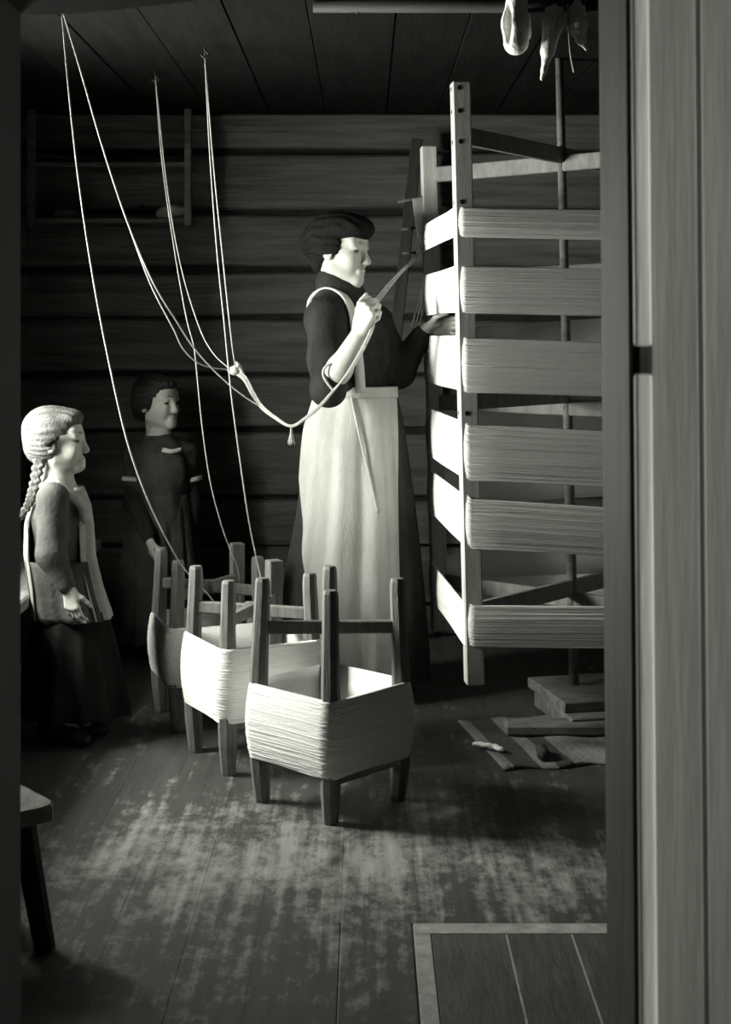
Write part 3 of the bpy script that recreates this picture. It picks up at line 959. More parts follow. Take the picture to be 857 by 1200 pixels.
pr = [cone(P_(640, 4, -.03), P_(678, 3, -.03), .014, .014, .01), cone(P_(655, 2, -.03), P_(660, -6, .0), .02, .02, .01)]
for k in range(6):
    pr.append(ell(P_(638 + k * 8, 6 + (k % 2) * 2, -.034), (.012, .012, .011), k=.008))
tag(sdf_obj('knitted_band', pr, .0035, M['greyknit'], None, P_(660, 2)), 'dark knitted band bunched over the drying pole above the mittens', 'knitwear')
tube('cord', cat([P_(662, 4, -.044), P_(664, 40, -.046), P_(666, 66, -.044), P_(670, 88, -.044)], 6), .0028, M['string'], mit, 6)

# ------------------------------------------------------------------ people
def frame(yaw, pitch=0.0, roll=0.0):
    """columns: x = person's right, y = forward, z = up; yaw 0 faces the doorway, +90 faces image right"""
    f = np.array((math.sin(yaw), -math.cos(yaw), 0)); z = np.array((0, 0, 1.0)); r = np.cross(f, z)
    R = np.stack([r, f, z], 1)
    cp, sp = math.cos(pitch), math.sin(pitch)
    Rx = np.array(((1, 0, 0), (0, cp, -sp), (0, sp, cp)))
    cr, sr = math.cos(roll), math.sin(roll)
    Ry = np.array(((cr, 0, sr), (0, 1, 0), (-sr, 0, cr)))
    return R @ Rx @ Ry

def head_prims(c, R, s=1.0, child=False):
    c = np.array(c)
    W = lambda *p: c + R @ (np.array(p) * s)
    e = lambda p, r, k=.02, cut=False: ell(W(*p), np.array(r) * s, R, k * s, cut)
    n = lambda p, q, ra, rb, k=.02, cut=False: cone(W(*p), W(*q), ra * s, rb * s, k * s, cut)
    ch = child
    P = [e((0, -.014, .030), (.074, .094, .084)),
         e((0, .026, -.024), (.062, .062, .078 if ch else .086)),
         n((.046, .0, -.060), (.008, .068, -.096 if not ch else -.088), .022, .019), n((-.046, .0, -.060), (-.008, .068, -.096 if not ch else -.088), .022, .019),
         e((0, .076, -.099 if not ch else -.090), (.018, .017, .015)),
         e((.035, .062, -.034), (.024, .024, .028)), e((-.035, .062, -.034), (.024, .024, .028)),
         e((0, .066, .034), (.056, .026, .034)),
         n((.044, .074, .016), (.013, .087, .015), .009, .009, .012), n((-.044, .074, .016), (-.013, .087, .015), .009, .009, .012)]
    for sx in (1, -1):
        P.append(e((sx * .031, .098, -.003), (.017, .014, .0105), .012, True))
    P += [n((0, .088, .008), (0, .107 if not ch else .101, -.034), .0085, .0115, .016),
          e((0, .108 if not ch else .102, -.037), (.0115, .010, .0095), .010),
          e((.0115, .100, -.040), (.007, .009, .006), .006), e((-.0115, .100, -.040), (.007, .009, .006), .006),
          e((0, .086, -.069), (.022, .010, .013), .012)]
    for sx in (1, -1):
        P += [e((sx * .031, .0835, .0085), (.0165, .0075, .0042), .006),      # upper lid
              e((sx * .031, .081, -.0125), (.0145, .0065, .0035), .006),
              e((sx * .075, -.008, -.012), (.0085, .019, .029), .008),
              e((sx * .083, -.002, -.010), (.005, .009, .014), .004, True)]
    return P

def face_parts(root, c, R, s, mats=('eye', 'brow', 'lip')):
    c = np.array(c)
    W = lambda *p: c + R @ (np.array(p) * s)
    for sx in (1, -1):
        sdf_obj('eye', [ell(W(sx * .031, .0735, -.002), np.array((.0125, .0125, .0115)) * s, R)], .0022 * s, M[mats[0]], root)
        sdf_obj('eyebrow', [cone(W(sx * .047, .0765, .0245), W(sx * .030, .0905, .0275), .0022 * s, .0032 * s, .004), cone(W(sx * .030, .0905, .0275), W(sx * .013, .0945, .0235), .0032 * s, .003 * s, .004)], .002 * s, M[mats[1]], root)
    sdf_obj('lips', [ell(W(0, .0895, -.0650), np.array((.021, .0085, .0042)) * s, R, .002), ell(W(0, .0885, -.0738), np.array((.018, .0085, .0048)) * s, R, .002)], .002 * s, M[mats[2]], root)

def hand_prims(w, fdir, palm, s=1.0, curl=(.35, .5, .4), right=True, thumb=(.5, .6), spread=.05, k=.006):
    """w wrist, fdir towards knuckles, palm = direction the palm faces"""
    w = np.array(w, float); f = np.array(fdir, float); f /= np.linalg.norm(f)
    p = np.array(palm, float); p -= f * p.dot(f); p /= np.linalg.norm(p)
    side = np.cross(f, p) * (1 if right else -1)         # thumb side
    P = []
    kn = []
    for i, (o, l) in enumerate(((.030, .086), (.010, .090), (-.010, .086), (-.029, .076))):
        q = w + (side * o + f * l - p * .004) * s
        kn.append(q)
        P.append(cone(w + side * o * .55 * s + f * .012 * s, q, .0145 * s, .0115 * s, .010))
    P.append(cone(w + side * .018 * s + f * .02 * s + p * .006 * s, w + side * .024 * s + f * .05 * s + p * .006 * s, .015 * s, .013 * s, .010))
    lens = ((.040, .024, .020), (.045, .028, .022), (.041, .026, .021), (.032, .020, .018))
    for i in range(4):
        q = kn[i]; a = 0.0
        lat = side * (1.5 - i) * spread
        for j in range(3):
            a += curl[j] * (1 + .06 * i)
            d = f * math.cos(a) + p * math.sin(a) + lat * math.cos(a); d /= np.linalg.norm(d)
            q2 = q + d * lens[i][j] * s
            r0 = (.0094, .0086, .0078)[j] * s; r1 = (.0086, .0078, .0066)[j] * s
            if i == 3: r0 *= .88; r1 *= .88
            P.append(cone(q, q2, r0, r1, .0035 if j else .006))
            q = q2
    q = w + (side * .024 + f * .026 + p * .006) * s
    d = side * math.cos(thumb[0]) + f * math.sin(thumb[0]) + p * .35; d /= np.linalg.norm(d)
    for j, (l, r0, r1) in enumerate(((.040, .0135, .0108), (.030, .0108, .0096), (.024, .0096, .0074))):
        q2 = q + d * l * s
        P.append(cone(q, q2, r0 * s, r1 * s, .006))
        q = q2
        d = d + (f * .5 + p * .35 - side * .45) * thumb[1]; d /= np.linalg.norm(d)
    return P

def loft(rings, closed=True, cap_top=False, cap_bot=False):
    n = len(rings[0]); V = np.concatenate(rings); Fc = []
    for i in range(len(rings) - 1):
        for k in range(n if closed else n - 1):
            k2 = (k + 1) % n
            Fc.append((i * n + k, i * n + k2, (i + 1) * n + k2, (i + 1) * n + k))
    if cap_top: Fc.append(tuple(range(n - 1, -1, -1)))
    if cap_bot: Fc.append(tuple((len(rings) - 1) * n + k for k in range(n)))
    return V, Fc

def lerp_table(tab, z):
    """tab sorted by descending z: rows (z, v1, v2...)"""
    T = np.array(tab, float)[::-1]
    return [np.interp(z, T[:, 0], T[:, i]) for i in range(1, T.shape[1])]

def skirt_rings(tab, zs, n=160, folds=9, amp=.012, ph=0.0, off=0.0, a0=None, a1=None, seed=1, top_z=None, bot_z=None):
    """rings around (cx,cy) with radii (rx,ry) from the table z,cx,cy,rx,ry; azimuth 0 faces the doorway, + to image right"""
    r = np.random.RandomState(seed)
    p1, p2, p3 = r.uniform(0, 6.28, 3)
    zmax, zmin = max(zs), min(zs)
    rings = []
    for z in zs:
        cx, cy, rx, ry = lerp_table(tab, z)
        t = max(0.0, ((top_z or zmax) - z) / ((top_z or zmax) - (bot_z or zmin) + 1e-9))
        ring = []
        A0 = -PI if a0 is None else a0(z); A1 = PI if a1 is None else a1(z)
        m = n if a0 is None else n + 1
        for k in range(m):
            a = A0 + (A1 - A0) * k / n
            fo = amp * t ** .8 * (math.sin(a * folds + p1 + .8 * t) + .6 * math.sin(a * (folds * .55 // 1 + 1) + p2 - 1.3 * t) + .3 * math.sin(a * (folds * 2 + 1) + p3))
            rr = 1 + (fo + off) / max(rx, .01)
            ring.append((cx + math.sin(a) * rx * rr, cy - math.cos(a) * ry * (1 + (fo + off) / max(ry, .01)), z))
        rings.append(np.array(ring))
    return rings

def thick_sheet(rings, th):
    """open sheet of rings -> closed thin shell"""
    R = np.array(rings)                     # m, n, 3
    du = np.gradient(R, axis=1); dv = np.gradient(R, axis=0)
    N = np.cross(du, dv); N /= np.linalg.norm(N, axis=2)[..., None] + 1e-9
    m, n = R.shape[:2]
    V = np.concatenate([(R + N * th / 2).reshape(-1, 3), (R - N * th / 2).reshape(-1, 3)])
    o = m * n; Fc = []
    for i in range(m - 1):
        for k in range(n - 1):
            a = i * n + k
            Fc.append((a, a + 1, a + n + 1, a + n)); Fc.append((o + a, o + a + n, o + a + n + 1, o + a + 1))
    per = list(range(n)) + [i * n + n - 1 for i in range(1, m)] + [(m - 1) * n + k for k in range(n - 2, -1, -1)] + [i * n for i in range(m - 2, 0, -1)]
    for a, b in zip(per, per[1:] + per[:1]):
        Fc.append((a, o + a, o + b, b))
    return V, Fc

def wrinkle(amp, f=38.0, ph=0.0):
    def fn(V):
        W = V.copy()
        n = np.sin(V[:, 2] * f + 3 * np.sin(V[:, 0] * 21 + ph) + ph) * np.sin(V[:, 0] * 17 + V[:, 1] * 23 + ph)
        c = V.mean(0)
        d = V - c; d[:, 2] = 0
        d /= np.linalg.norm(d, axis=1)[:, None] + 1e-6
        return W + d * (amp * n)[:, None]
    return fn

# ---------------- the woman at the mill
WD = 4.90
wx = -.034
woman = empty('person', (wx, WD, 0), 'woman in dark high-necked blouse and pale apron holding yarn strands at the mill', 'person')
yaw_t, yaw_h = math.radians(52), math.radians(63)
RT = frame(yaw_t); RH = frame(yaw_h, math.radians(-4), 0)
hc = np.array(at(399, 293, 4.862))
neck = np.array(at(401, 350, 4.880))
RS = np.array(at(383, 374, 4.790)); RE = np.array(at(385, 456, 4.670)); RW = np.array(at(420, 392, 4.570))
LS = np.array(at(437, 380, 4.990)); LE = np.array(at(466, 436, 4.970)); LW = np.array(at(499, 388, 4.910))
chest = np.array(at(412, 405, 4.900)); waist = np.array(at(419, 458, 4.900)); hip = np.array(at(419, 500, 4.910))
fwd = RT[:, 1]; rgt = RT[:, 0]; up = np.array((0, 0, 1.0))
body = head_prims(hc, RH, .97)
body += [cone(hc + RH @ np.array((0, -.018, -.06)), neck, .052, .056, .02), cone(neck, chest, .06, .085, .05),
         ell(chest, (.135, .095, .14), RT, .05), ell(waist, (.115, .085, .12), RT, .05), ell(hip, (.115, .095, .11), RT, .04),
         cone(neck + rgt * .05 - np.array((0, 0, .02)), RS, .045, .045, .03), cone(neck - rgt * .05 - np.array((0, 0, .02)), LS, .045, .045, .03),
         cone(RS, RE, .046, .038, .03), cone(LS, LE, .046, .038, .03),
         cone(RE, RE * .62 + RW * .38, .037, .040, .02), cone(RE * .62 + RW * .38, RW, .040, .0245, .02),
         cone(LE, LW, .037, .025, .02)]
for sx in (1, -1):
    hp = hip + rgt * sx * .065 - up * .06; kn = np.array((hp[0], hp[1], .50)); an = np.array((hp[0], hp[1], .085))
    body += [cone(hp, kn, .07, .055, .03), cone(kn, an, .055, .035, .03), cone(an, an + fwd * .1 - np.array((0, 0, .045)), .032, .022, .03)]
# right hand: loose fist before the chin, back of the hand to the doorway
hdir = np.array(at(431, 362, 4.54)) - RW
body += hand_prims(RW + hdir / np.linalg.norm(hdir) * .008, hdir, (.62, .70, .12), 1.0, (1.15, 1.35, .9), True, (.95, .5), .0)
hdl = np.array((.90, -.12, .20))
body += hand_prims(LW, hdl, (.1, -.8, -.35), .95, (.5, .7, .5), False, (.7, .5), .02)
sdf_obj('body', body, .0042, M['skin'], woman)
face_parts(woman, hc, RH, .97)
# hair: dark pompadour and low knot
HW = lambda *p: hc + RH @ (np.array(p) * .97)
hair = [ell(HW(0, .012, .076), (.083, .098, .052), RH, .03), ell(HW(0, -.045, .035), (.085, .075, .085), RH, .03), ell(HW(0, -.105, .022), (.058, .042, .056), RH, .02),
        ell(HW(.062, -.018, .012), (.026, .052, .042), RH, .02), ell(HW(-.062, -.018, .012), (.026, .052, .042), RH, .02), ell(HW(0, .06, .075), (.068, .048, .034), RH, .02),
        ell(HW(0, -.06, -.05), (.055, .04, .04), RH, .02)]
def hair_fn(c, R, amp, f):
    def fn(V):
        q = (V - c) @ R
        a = np.arctan2(q[:, 0], q[:, 2] + .02) * f + np.sin(q[:, 1] * 60)
        d = V - c; d /= np.linalg.norm(d, axis=1)[:, None]
        return V + d * (amp * np.sin(a))[:, None]
    return fn
sdf_obj('hair', hair, .0042, M['darkhair'], woman, fn=hair_fn(hc, RH, .0022, 26))
# blouse
nb = neck + np.array((0, 0, -.005))
bl = [cone(hc + RH @ np.array((0, -.016, -.108)), nb, .061, .066, .015), cone(nb, chest, .075, .10, .05),
      ell(chest, (.155, .112, .15), RT, .05), ell(chest + fwd * .045 - np.array((0, 0, .03)), (.13, .085, .09), RT, .04), ell(waist, (.125, .1, .10), RT, .05),
      cone(neck + rgt * .05 - np.array((0, 0, .03)), RS, .058, .066, .03), cone(neck - rgt * .05 - np.array((0, 0, .03)), LS, .058, .066, .03),
      cone(RS, RS * .4 + RE * .6, .068, .062, .03), cone(RS * .4 + RE * .6, RE, .062, .056, .03), cone(RE, RE * .9 + RW * .1, .056, .050, .02),
      cone(LS, LE, .066, .056, .03), cone(LE, LW * .85 + LE * .15, .054, .040, .02)]
sdf_obj('blouse', bl, .006, M['blouse'], woman, fn=wrinkle(.004, 30, 1.0))
# skirt
def zpx(py): return CAMZ - (py - HY) * WD / F_PX
sc336 = F_PX / WD
def xpx(px): return (px - CX) / sc336
rows = []
for py, l, r in ((452, 376, 463), (470, 371, 467), (500, 362, 473), (540, 357, 478), (600, 350, 485), (650, 341, 490), (700, 333, 494), (750, 327, 498), (795, 324, 500)):
    rx_ = (r - l) / 2 / sc336
    rows.append((zpx(py), xpx((l + r) / 2), WD + .005, rx_, rx_ * (.82 if py > 500 else .80)))
tab = rows
zs = [zpx(p) for p in np.linspace(452, 795, 46)]
V, Fc = loft(skirt_rings(tab, zs, 168, 11, .013, seed=3, top_z=zpx(452), bot_z=zpx(795)), True, True, False)
mesh('skirt', V, Fc, M['skirt'], woman, True)
# apron panel over the skirt
def ap_edge(pxs):
    def fnc(z):
        py = HY + (CAMZ - z) * sc336
        px = np.interp(py, [q[0] for q in pxs], [q[1] for q in pxs])
        cx, cy, rx, ry = lerp_table(tab, z)
        return math.asin(max(-.995, min(.995, (xpx(px) - cx) / (rx + .008))))
    return fnc
aL = ap_edge([(452, 374), (500, 360), (560, 355), (620, 357), (690, 364), (790, 374)])
aR = ap_edge([(452, 462), (500, 464), (560, 464), (640, 466), (790, 470)])
zs2 = [zpx(p) for p in np.linspace(454, 782, 60)]
R_ = skirt_rings(tab, zs2, 110, 11, .013, off=.014, a0=aL, a1=aR, seed=3, top_z=zpx(452), bot_z=zpx(795))
V, Fc = thick_sheet(R_, .004)
ap = mesh('apron', V, Fc, M['apron'], woman, True)
# waistband, tie hanging on the apron, bib and strap
wbr = skirt_rings(tab, [zpx(p) for p in (452.5, 455, 460, 465)], 96, 7, .0, off=.0185, a0=aL, a1=aR)
V, Fc = thick_sheet(wbr, .005)
mesh('waistband', V, Fc, M['apron'], ap, True)
tie = []
for py, px in ((462, 413), (490, 418), (520, 424), (550, 431), (575, 436), (594, 440)):
    z = zpx(py); cx, cy, rx, ry = lerp_table(tab, z)
    a = math.asin((xpx(px) - cx) / rx)
    tie.append((cx + math.sin(a) * (rx + .020), cy - math.cos(a) * (ry + .020), z))
tube('apron_tie', cat(tie, 5), .0042, M['apron'], ap, 8)
def strap(pts, w_, th, name, mat, parent, nrm):
    """flat band along points with given surface normals"""
    P = cat(pts, 6); Nn = cat(nrm, 6)
    T = np.gradient(P, axis=0); T /= np.linalg.norm(T, axis=1)[:, None]
    S = np.cross(T, Nn); S /= np.linalg.norm(S, axis=1)[:, None]
    Nn = np.cross(S, T)
    V, Fc = [], []
    for i in range(len(P)):
        for a, b in ((-1, -1), (1, -1), (1, 1), (-1, 1)):
            V.append(P[i] + S[i] * a * w_ / 2 + Nn[i] * b * th / 2)
    for i in range(len(P) - 1):
        for k in range(4):
            Fc.append((i * 4 + k, i * 4 + (k + 1) % 4, i * 4 + 4 + (k + 1) % 4, i * 4 + 4 + k))
    Fc += [(3, 2, 1, 0), tuple((len(P) - 1) * 4 + k for k in range(4))]
    return mesh(name, V, Fc, mat, parent, True)
up = np.array((0, 0, 1.0))
sp = neck + rgt * .074 + up * .034
strap([waist + rgt * .09 + fwd * .085, chest + fwd * .105 + rgt * .10 - up * .02, neck + rgt * .068 + fwd * .086 - up * .018, sp, neck + rgt * .062 - fwd * .084 - up * .022, chest - fwd * .118 - rgt * .02, waist - fwd * .1 - rgt * .03],
      .034, .006, 'apron_strap', M['apron'], ap, [fwd + rgt, fwd + rgt * .7, fwd * .7 + up * .7, up, -fwd * .7 + up * .7, -fwd, -fwd])
for sx in (1, -1):
    an = hip + rgt * sx * .085; an[2] = 0
    sdf_obj('shoe', [cone(an + up * .06 - fwd * .02, an + up * .035 + fwd * .12, .04, .028, .03), cone(an + up * .09, an + up * .05, .042, .042, .03), cone(an + up * .03 + fwd * .1, an + up * .026 + fwd * .16, .03, .022, .02), ell(an - up * .05, (.3, .3, .05), None, .004, True)], .005, M['shoe'], woman)

# ---------------- children
def child(base, label, yaw_t, yaw_h, hc, hs, neck, RS, RE, RW, RHd, LS, LE, LW, LHd, hipz, mats, pitch_h=0.0, roll_h=0.0):
    root = empty('person', (base[0], base[1], 0), label, 'person')
    RT = frame(yaw_t); RH = frame(yaw_h, pitch_h, roll_h)
    fwd, rgt = RT[:, 1], RT[:, 0]; up = np.array((0, 0, 1.0))
    hip = np.array((base[0], base[1], hipz)); chest = neck * .62 + hip * .38 + fwd * .005
    b = head_prims(hc, RH, hs, True)
    b += [cone(hc + RH @ np.array((0, -.02, -.055)) * hs, neck, .036, .04, .015), cone(neck, chest, .045, .06, .04), ell(chest, (.095, .07, .1), RT, .04), ell(hip, (.078, .062, .07), RT, .03), cone(chest, hip, .065, .06, .03),
          cone(neck + rgt * .03 - up * .015, RS, .03, .032, .02), cone(neck - rgt * .03 - up * .015, LS, .03, .032, .02),
          cone(RS, RE, .031, .026, .02), cone(RE, RW, .026, .018, .02), cone(LS, LE, .031, .026, .02), cone(LE, LW, .026, .018, .02)]
    b += hand_prims(RW, RHd, RT @ np.array((-1, .15, 0)), .66, (.25, .4, .35), True, (.9, .4), .02)
    b += hand_prims(LW, LHd, RT @ np.array((1, .15, 0)), .66, (.25, .4, .35), False, (.9, .4), .02)
    for sx in (1, -1):
        hp = hip + rgt * sx * .042 - up * .03; kn = np.array((hp[0], hp[1], hipz * .52)); an = np.array((hp[0], hp[1], .07))
        b += [cone(hp, kn, .046, .038, .02), cone(kn, an, .038, .026, .02), cone(an, an + fwd * .07 - up * .03, .025, .018, .02)]
    sdf_obj('body', b, .0036, M[mats['skin']], root)
    face_parts(root, hc, RH, hs)
    for sx in (1, -1):
        an = hip + rgt * sx * .05; an[2] = 0
        sdf_obj('shoe', [cone(an + up * .05 - fwd * .015, an + up * .028 + fwd * .08, .032, .022, .02), cone(an + up * .08, an + up * .045, .032, .034, .02), cone(an + up * .024 + fwd * .07, an + up * .02 + fwd * .11, .023, .018, .02), ell(an - up * .05, (.3, .3, .05), None, .004, True)], .005, M['shoe'], root)
    return root, RT, RH, fwd, rgt, up, hip, chest

# fair girl with the braid
GD = 4.36
gs = F_PX / GD
hc1 = np.array(at(66, 517, GD)); neck1 = np.array(at(66, 566, GD)); yt1, yh1 = math.radians(72), math.radians(91)
R1 = frame(yt1)
RS1 = np.array(at(62, 585, GD - .085)); RE1 = np.array(at(60, 650, GD - .12)); RW1 = np.array(at(80, 690, GD - .13))
LS1 = np.array(at(76, 585, GD + .085)); LE1 = np.array(at(84, 645, GD + .11)); LW1 = np.array(at(104, 685, GD + .1))
g1, RT, RH, fwd, rgt, up, hip, chest = child((at(72, 0, GD)[0], GD), 'fair-haired girl with a long braid, white pinafore over grey sleeves', yt1, yh1, hc1, .86, neck1, RS1, RE1, RW1, (.25, -.02, -1), LS1, LE1, LW1, (.25, 0, -1), .50, {'skin': 'girlskin'}, math.radians(3))
HW = lambda *p: hc1 + RH @ (np.array(p) * .86)
hair = [ell(HW(0, -.018, .048), np.array((.083, .098, .078)) * .86, RH, .02), ell(HW(0, -.05, -.005), np.array((.080, .064, .075)) * .86, RH, .02), ell(HW(0, .052, .078), np.array((.06, .045, .030)) * .86, RH, .02),
        ell(HW(.066, -.025, -.015), np.array((.018, .04, .04)) * .86, RH, .015), ell(HW(-.066, -.025, -.015), np.array((.018, .04, .04)) * .86, RH, .015)]
h1 = sdf_obj('hair', hair, .004, M['blondhair'], g1, fn=hair_fn(hc1, RH, .0018, 30))
# braid: two strands of overlapping lobes
bp_ = cat([at(47, 534, GD - .045), at(43, 556, GD - .055), at(38, 578, GD - .07), at(33, 592, GD - .07), at(24, 606, GD - .06)], 5)
br = []
for i, p in enumerate(bp_[:-1]):
    t = i / len(bp_)
    T = bp_[min(i + 1, len(bp_) - 1)] - p; T /= np.linalg.norm(T)
    s_ = np.cross(T, (0, 1, 0)); s_ /= np.linalg.norm(s_)
    sg = 1 if i % 2 else -1
    br.append(cone(p + s_ * sg * .010 * (1 - .4 * t) - T * .006, p - s_ * sg * .004 + T * .014, .0115 * (1 - .45 * t), .008 * (1 - .45 * t), .003))
br.append(cone(bp_[-1], bp_[-1] + np.array((-.02, 0, -.02)), .009, .004, .005))
sdf_obj('braid', br, .0028, M['blondhair'], h1)
sdf_obj('hair_ribbon', [ell(HW(.082, .0, .006), (.008, .010, .009), RH, .004), ell(HW(.083, .014, .014), (.006, .010, .008), RH, .004), ell(HW(.083, -.014, -.004), (.006, .010, .008), RH, .004)], .003, M['girlskirt'], h1)
# dress top with sleeves, pinafore, skirt
dr = [cone(neck1 + up * .005, chest, .047, .07, .03), ell(chest, (.095, .072, .10), RT, .03), cone(chest, hip, .08, .08, .03),
      cone(neck1 + rgt * .035 - up * .02, RS1, .036, .044, .02), cone(neck1 - rgt * .035 - up * .02, LS1, .036, .044, .02),
      cone(RS1, RE1, .046, .043, .02), cone(RE1, RE1 * .12 + RW1 * .88, .042, .028, .02), cone(LS1, LE1, .046, .042, .02), cone(LE1, LE1 * .12 + LW1 * .88, .042, .028, .02)]
sdf_obj('dress_top', dr, .005, M['sleeve'], g1, fn=wrinkle(.003, 42, .4))
def tabpx(rows, D, ratio=.85):
    s = F_PX / D
    return [(CAMZ - (py - HY) / s, ((l + r) / 2 - CX) / s, D + dy, (r - l) / 2 / s, (r - l) / 2 / s * ratio) for py, l, r, dy in rows]
t1_ = tabpx([(570, 47, 96, 0), (590, 37, 104, 0), (615, 31, 107, 0), (650, 30, 109, 0), (690, 36, 118, 0), (722, 40, 128, 0), (735, 41, 131, 0)], GD, .78)
zs = [CAMZ - (p - HY) / gs for p in np.linspace(570, 724, 30)]
# pinafore open on the arm side: sheet round the front, and a back panel
Rg = skirt_rings(t1_, zs, 70, 9, .007, off=.004, a0=lambda z: math.radians(44), a1=lambda z: math.radians(180), seed=11)
V, Fc = thick_sheet(Rg, .004)
pin = mesh('pinafore', V, Fc, M['pinafore'], g1, True)
Rg = skirt_rings(t1_, zs, 60, 7, .006, off=.005, a0=lambda z: math.radians(-180), a1=lambda z: math.radians(-50 - 6 * math.sin(z * 9)), seed=12)
V, Fc = thick_sheet(Rg, .004)
mesh('back_panel', V, Fc, M['pinafore'], pin, True)
Rg = skirt_rings(t1_, [CAMZ - (p - HY) / gs for p in np.linspace(655, 724, 12)], 60, 8, .006, off=.008, a0=lambda z: math.radians(-60), a1=lambda z: math.radians(56), seed=13)
V, Fc = thick_sheet(Rg, .004)
mesh('shaded_side_panel', V, Fc, M['sleeve'], pin, True)  # pinafore side in sleeve grey, its shading put into the colour
# frilled shoulder strap
strap([at(44, 578, GD - .02), at(52, 566, GD - .065), at(66, 566, GD - .078), at(80, 577, GD - .08), at(96, 592, GD - .065), at(103, 612, GD - .05)], .034, .005, 'shoulder_frill', M['pinafore'], pin,
      [(-1, -.2, .5), (-.5, -.5, 1), (0, -.7, 1), (.3, -.8, .8), (.7, -.8, .3), (1, -.7, 0)])
t2_ = tabpx([(715, 42, 126, 0), (760, 32, 138, 0), (800, 26, 146, 0), (835, 22, 152, 0)], GD, .8)
V, Fc = loft(skirt_rings(t2_, [CAMZ - (p - HY) / gs for p in np.linspace(715, 835, 20)], 110, 12, .009, seed=14), True, True)
mesh('skirt', V, Fc, M['girlskirt'], g1, True)

# girl in the dark dress
GD2 = 5.48
gs2 = F_PX / GD2
hc2 = np.array(at(184, 472, GD2)); neck2 = np.array(at(187, 516, GD2)); yt2, yh2 = math.radians(30), math.radians(58)
RS2 = np.array(at(163, 534, GD2 - .03)); RE2 = np.array(at(158, 590, GD2 - .05)); RW2 = np.array(at(175, 632, GD2 - .14))
LS2 = np.array(at(216, 534, GD2 + .03)); LE2 = np.array(at(224, 590, GD2 + .03)); LW2 = np.array(at(222, 634, GD2 + .0))
g2, RT, RH, fwd, rgt, up, hip, chest = child((at(190, 0, GD2)[0], GD2), 'dark-haired girl in a dark short-sleeved overdress with white trim, standing by the wall', yt2, yh2, hc2, .88, neck2, RS2, RE2, RW2, (.3, -.1, -1), LS2, LE2, LW2, (0, -.1, -1), .52, {'skin': 'girlskin'}, math.radians(2))
HW = lambda *p: hc2 + RH @ (np.array(p) * .88)
hair = [ell(HW(0, -.018, .050), np.array((.083, .098, .076)) * .88, RH, .02), ell(HW(0, -.05, -.005), np.array((.080, .064, .075)) * .88, RH, .02), ell(HW(0, .052, .080), np.array((.06, .042, .026)) * .88, RH, .02),
        ell(HW(.068, -.018, .004), np.array((.02, .046, .044)) * .88, RH, .015), ell(HW(-.068, -.018, .004), np.array((.02, .046, .044)) * .88, RH, .015), ell(HW(0, -.09, -.03), np.array((.04, .03, .05)) * .88, RH, .015)]
sdf_obj('hair', hair, .004, M['brownhair'], g2, fn=hair_fn(hc2, RH, .0018, 30))
dr = [cone(neck2 + up * .005, chest, .047, .08, .03), ell(chest, (.108, .085, .11), RT, .03), cone(chest, hip, .09, .09, .03),
      cone(RS2, RE2, .040, .040, .02), cone(RE2, RE2 * .1 + RW2 * .9, .04, .03, .02), cone(LS2, LE2, .04, .04, .02), cone(LE2, LE2 * .1 + LW2 * .9, .04, .03, .02)]
sdf_obj('undersleeves', dr, .005, M['girlsleeve'], g2, fn=wrinkle(.003, 42, .4))
rm = RS2 * .5 + RE2 * .5; lm = LS2 * .5 + LE2 * .5
ov = [cone(neck2 - up * .008, chest, .056, .09, .03), ell(chest, (.118, .098, .12), RT, .03), cone(chest, hip, .098, .1, .03),
      cone(neck2 + rgt * .035 - up * .022, RS2, .036, .05, .02), cone(neck2 - rgt * .035 - up * .022, LS2, .036, .05, .02), cone(RS2, rm, .05, .05, .02), cone(LS2, lm, .05, .05, .02)]
od = sdf_obj('overdress', ov, .005, M['girldress'], g2, fn=wrinkle(.004, 24, 2.0))
def ringband(c, axis, r, w_, name, mat, parent, n=28):
    axis = np.array(axis) / np.linalg.norm(axis)
    V, Fc = sweep([c - axis * w_, c - axis * w_ * .4, c + axis * w_ * .4, c + axis * w_], [r, r + .003, r + .003, r], n)
    return mesh(name, V, Fc, mat, parent, True)
ringband(rm, RE2 - RS2, .0535, .009, 'sleeve_trim', M['trim'], od)
ringband(lm, LE2 - LS2, .0535, .009, 'sleeve_trim', M['trim'], od)
strap([chest + fwd * .098 + rgt * .035 + up * .085, chest + fwd * .107 + up * .078, chest + fwd * .10 - rgt * .04 + up * .083], .016, .006, 'collar_trim', M['trim'], od, [fwd + rgt * .3, fwd, fwd - rgt * .3])
t3_ = tabpx([(578, 158, 222, 0), (600, 152, 226, 0), (650, 144, 232, 0), (700, 138, 237, 0), (748, 134, 240, 0)], GD2, .8)
V, Fc = loft(skirt_rings(t3_, [CAMZ - (p - HY) / gs2 for p in np.linspace(578, 748, 30)], 130, 13, .011, seed=15), True, True)
mesh('skirt', V, Fc, M['girldress'], od, True)

# ------------------------------------------------------------------ the yarn strands
def strand(pts, r, label, mat='string', group=None, name='yarn_strand', n=7):
    P = cat([at(*p) for p in pts], n)
    o = tube(name, P, r, M[mat], None, 7, origin=P[0])
    return tag(o, label, 'yarn', group)
R0 = .0025
HOOKS = [(72, -2), (182, 84), (240, 54)]
for (hx, hy), lab in zip(HOOKS, ('small iron hook in the ceiling above the fair girl', 'small iron hook in the ceiling near the wall shelf', 'small iron hook in the ceiling above the rear reel')):
    dd = F_PX * (CEIL - CAMZ) / (HY - hy)
    p = np.array(at(hx, hy, dd))
    P = [p + np.array((0, 0, .012)), p + np.array((0, 0, -.012)), p + np.array((.012, 0, -.026)), p + np.array((.0, 0, -.036)), p + np.array((-.012, 0, -.026))]
    tag(tube('ceiling_hook', cat(P, 4), .003, M['iron'], None, 6, origin=p), lab, 'hook')
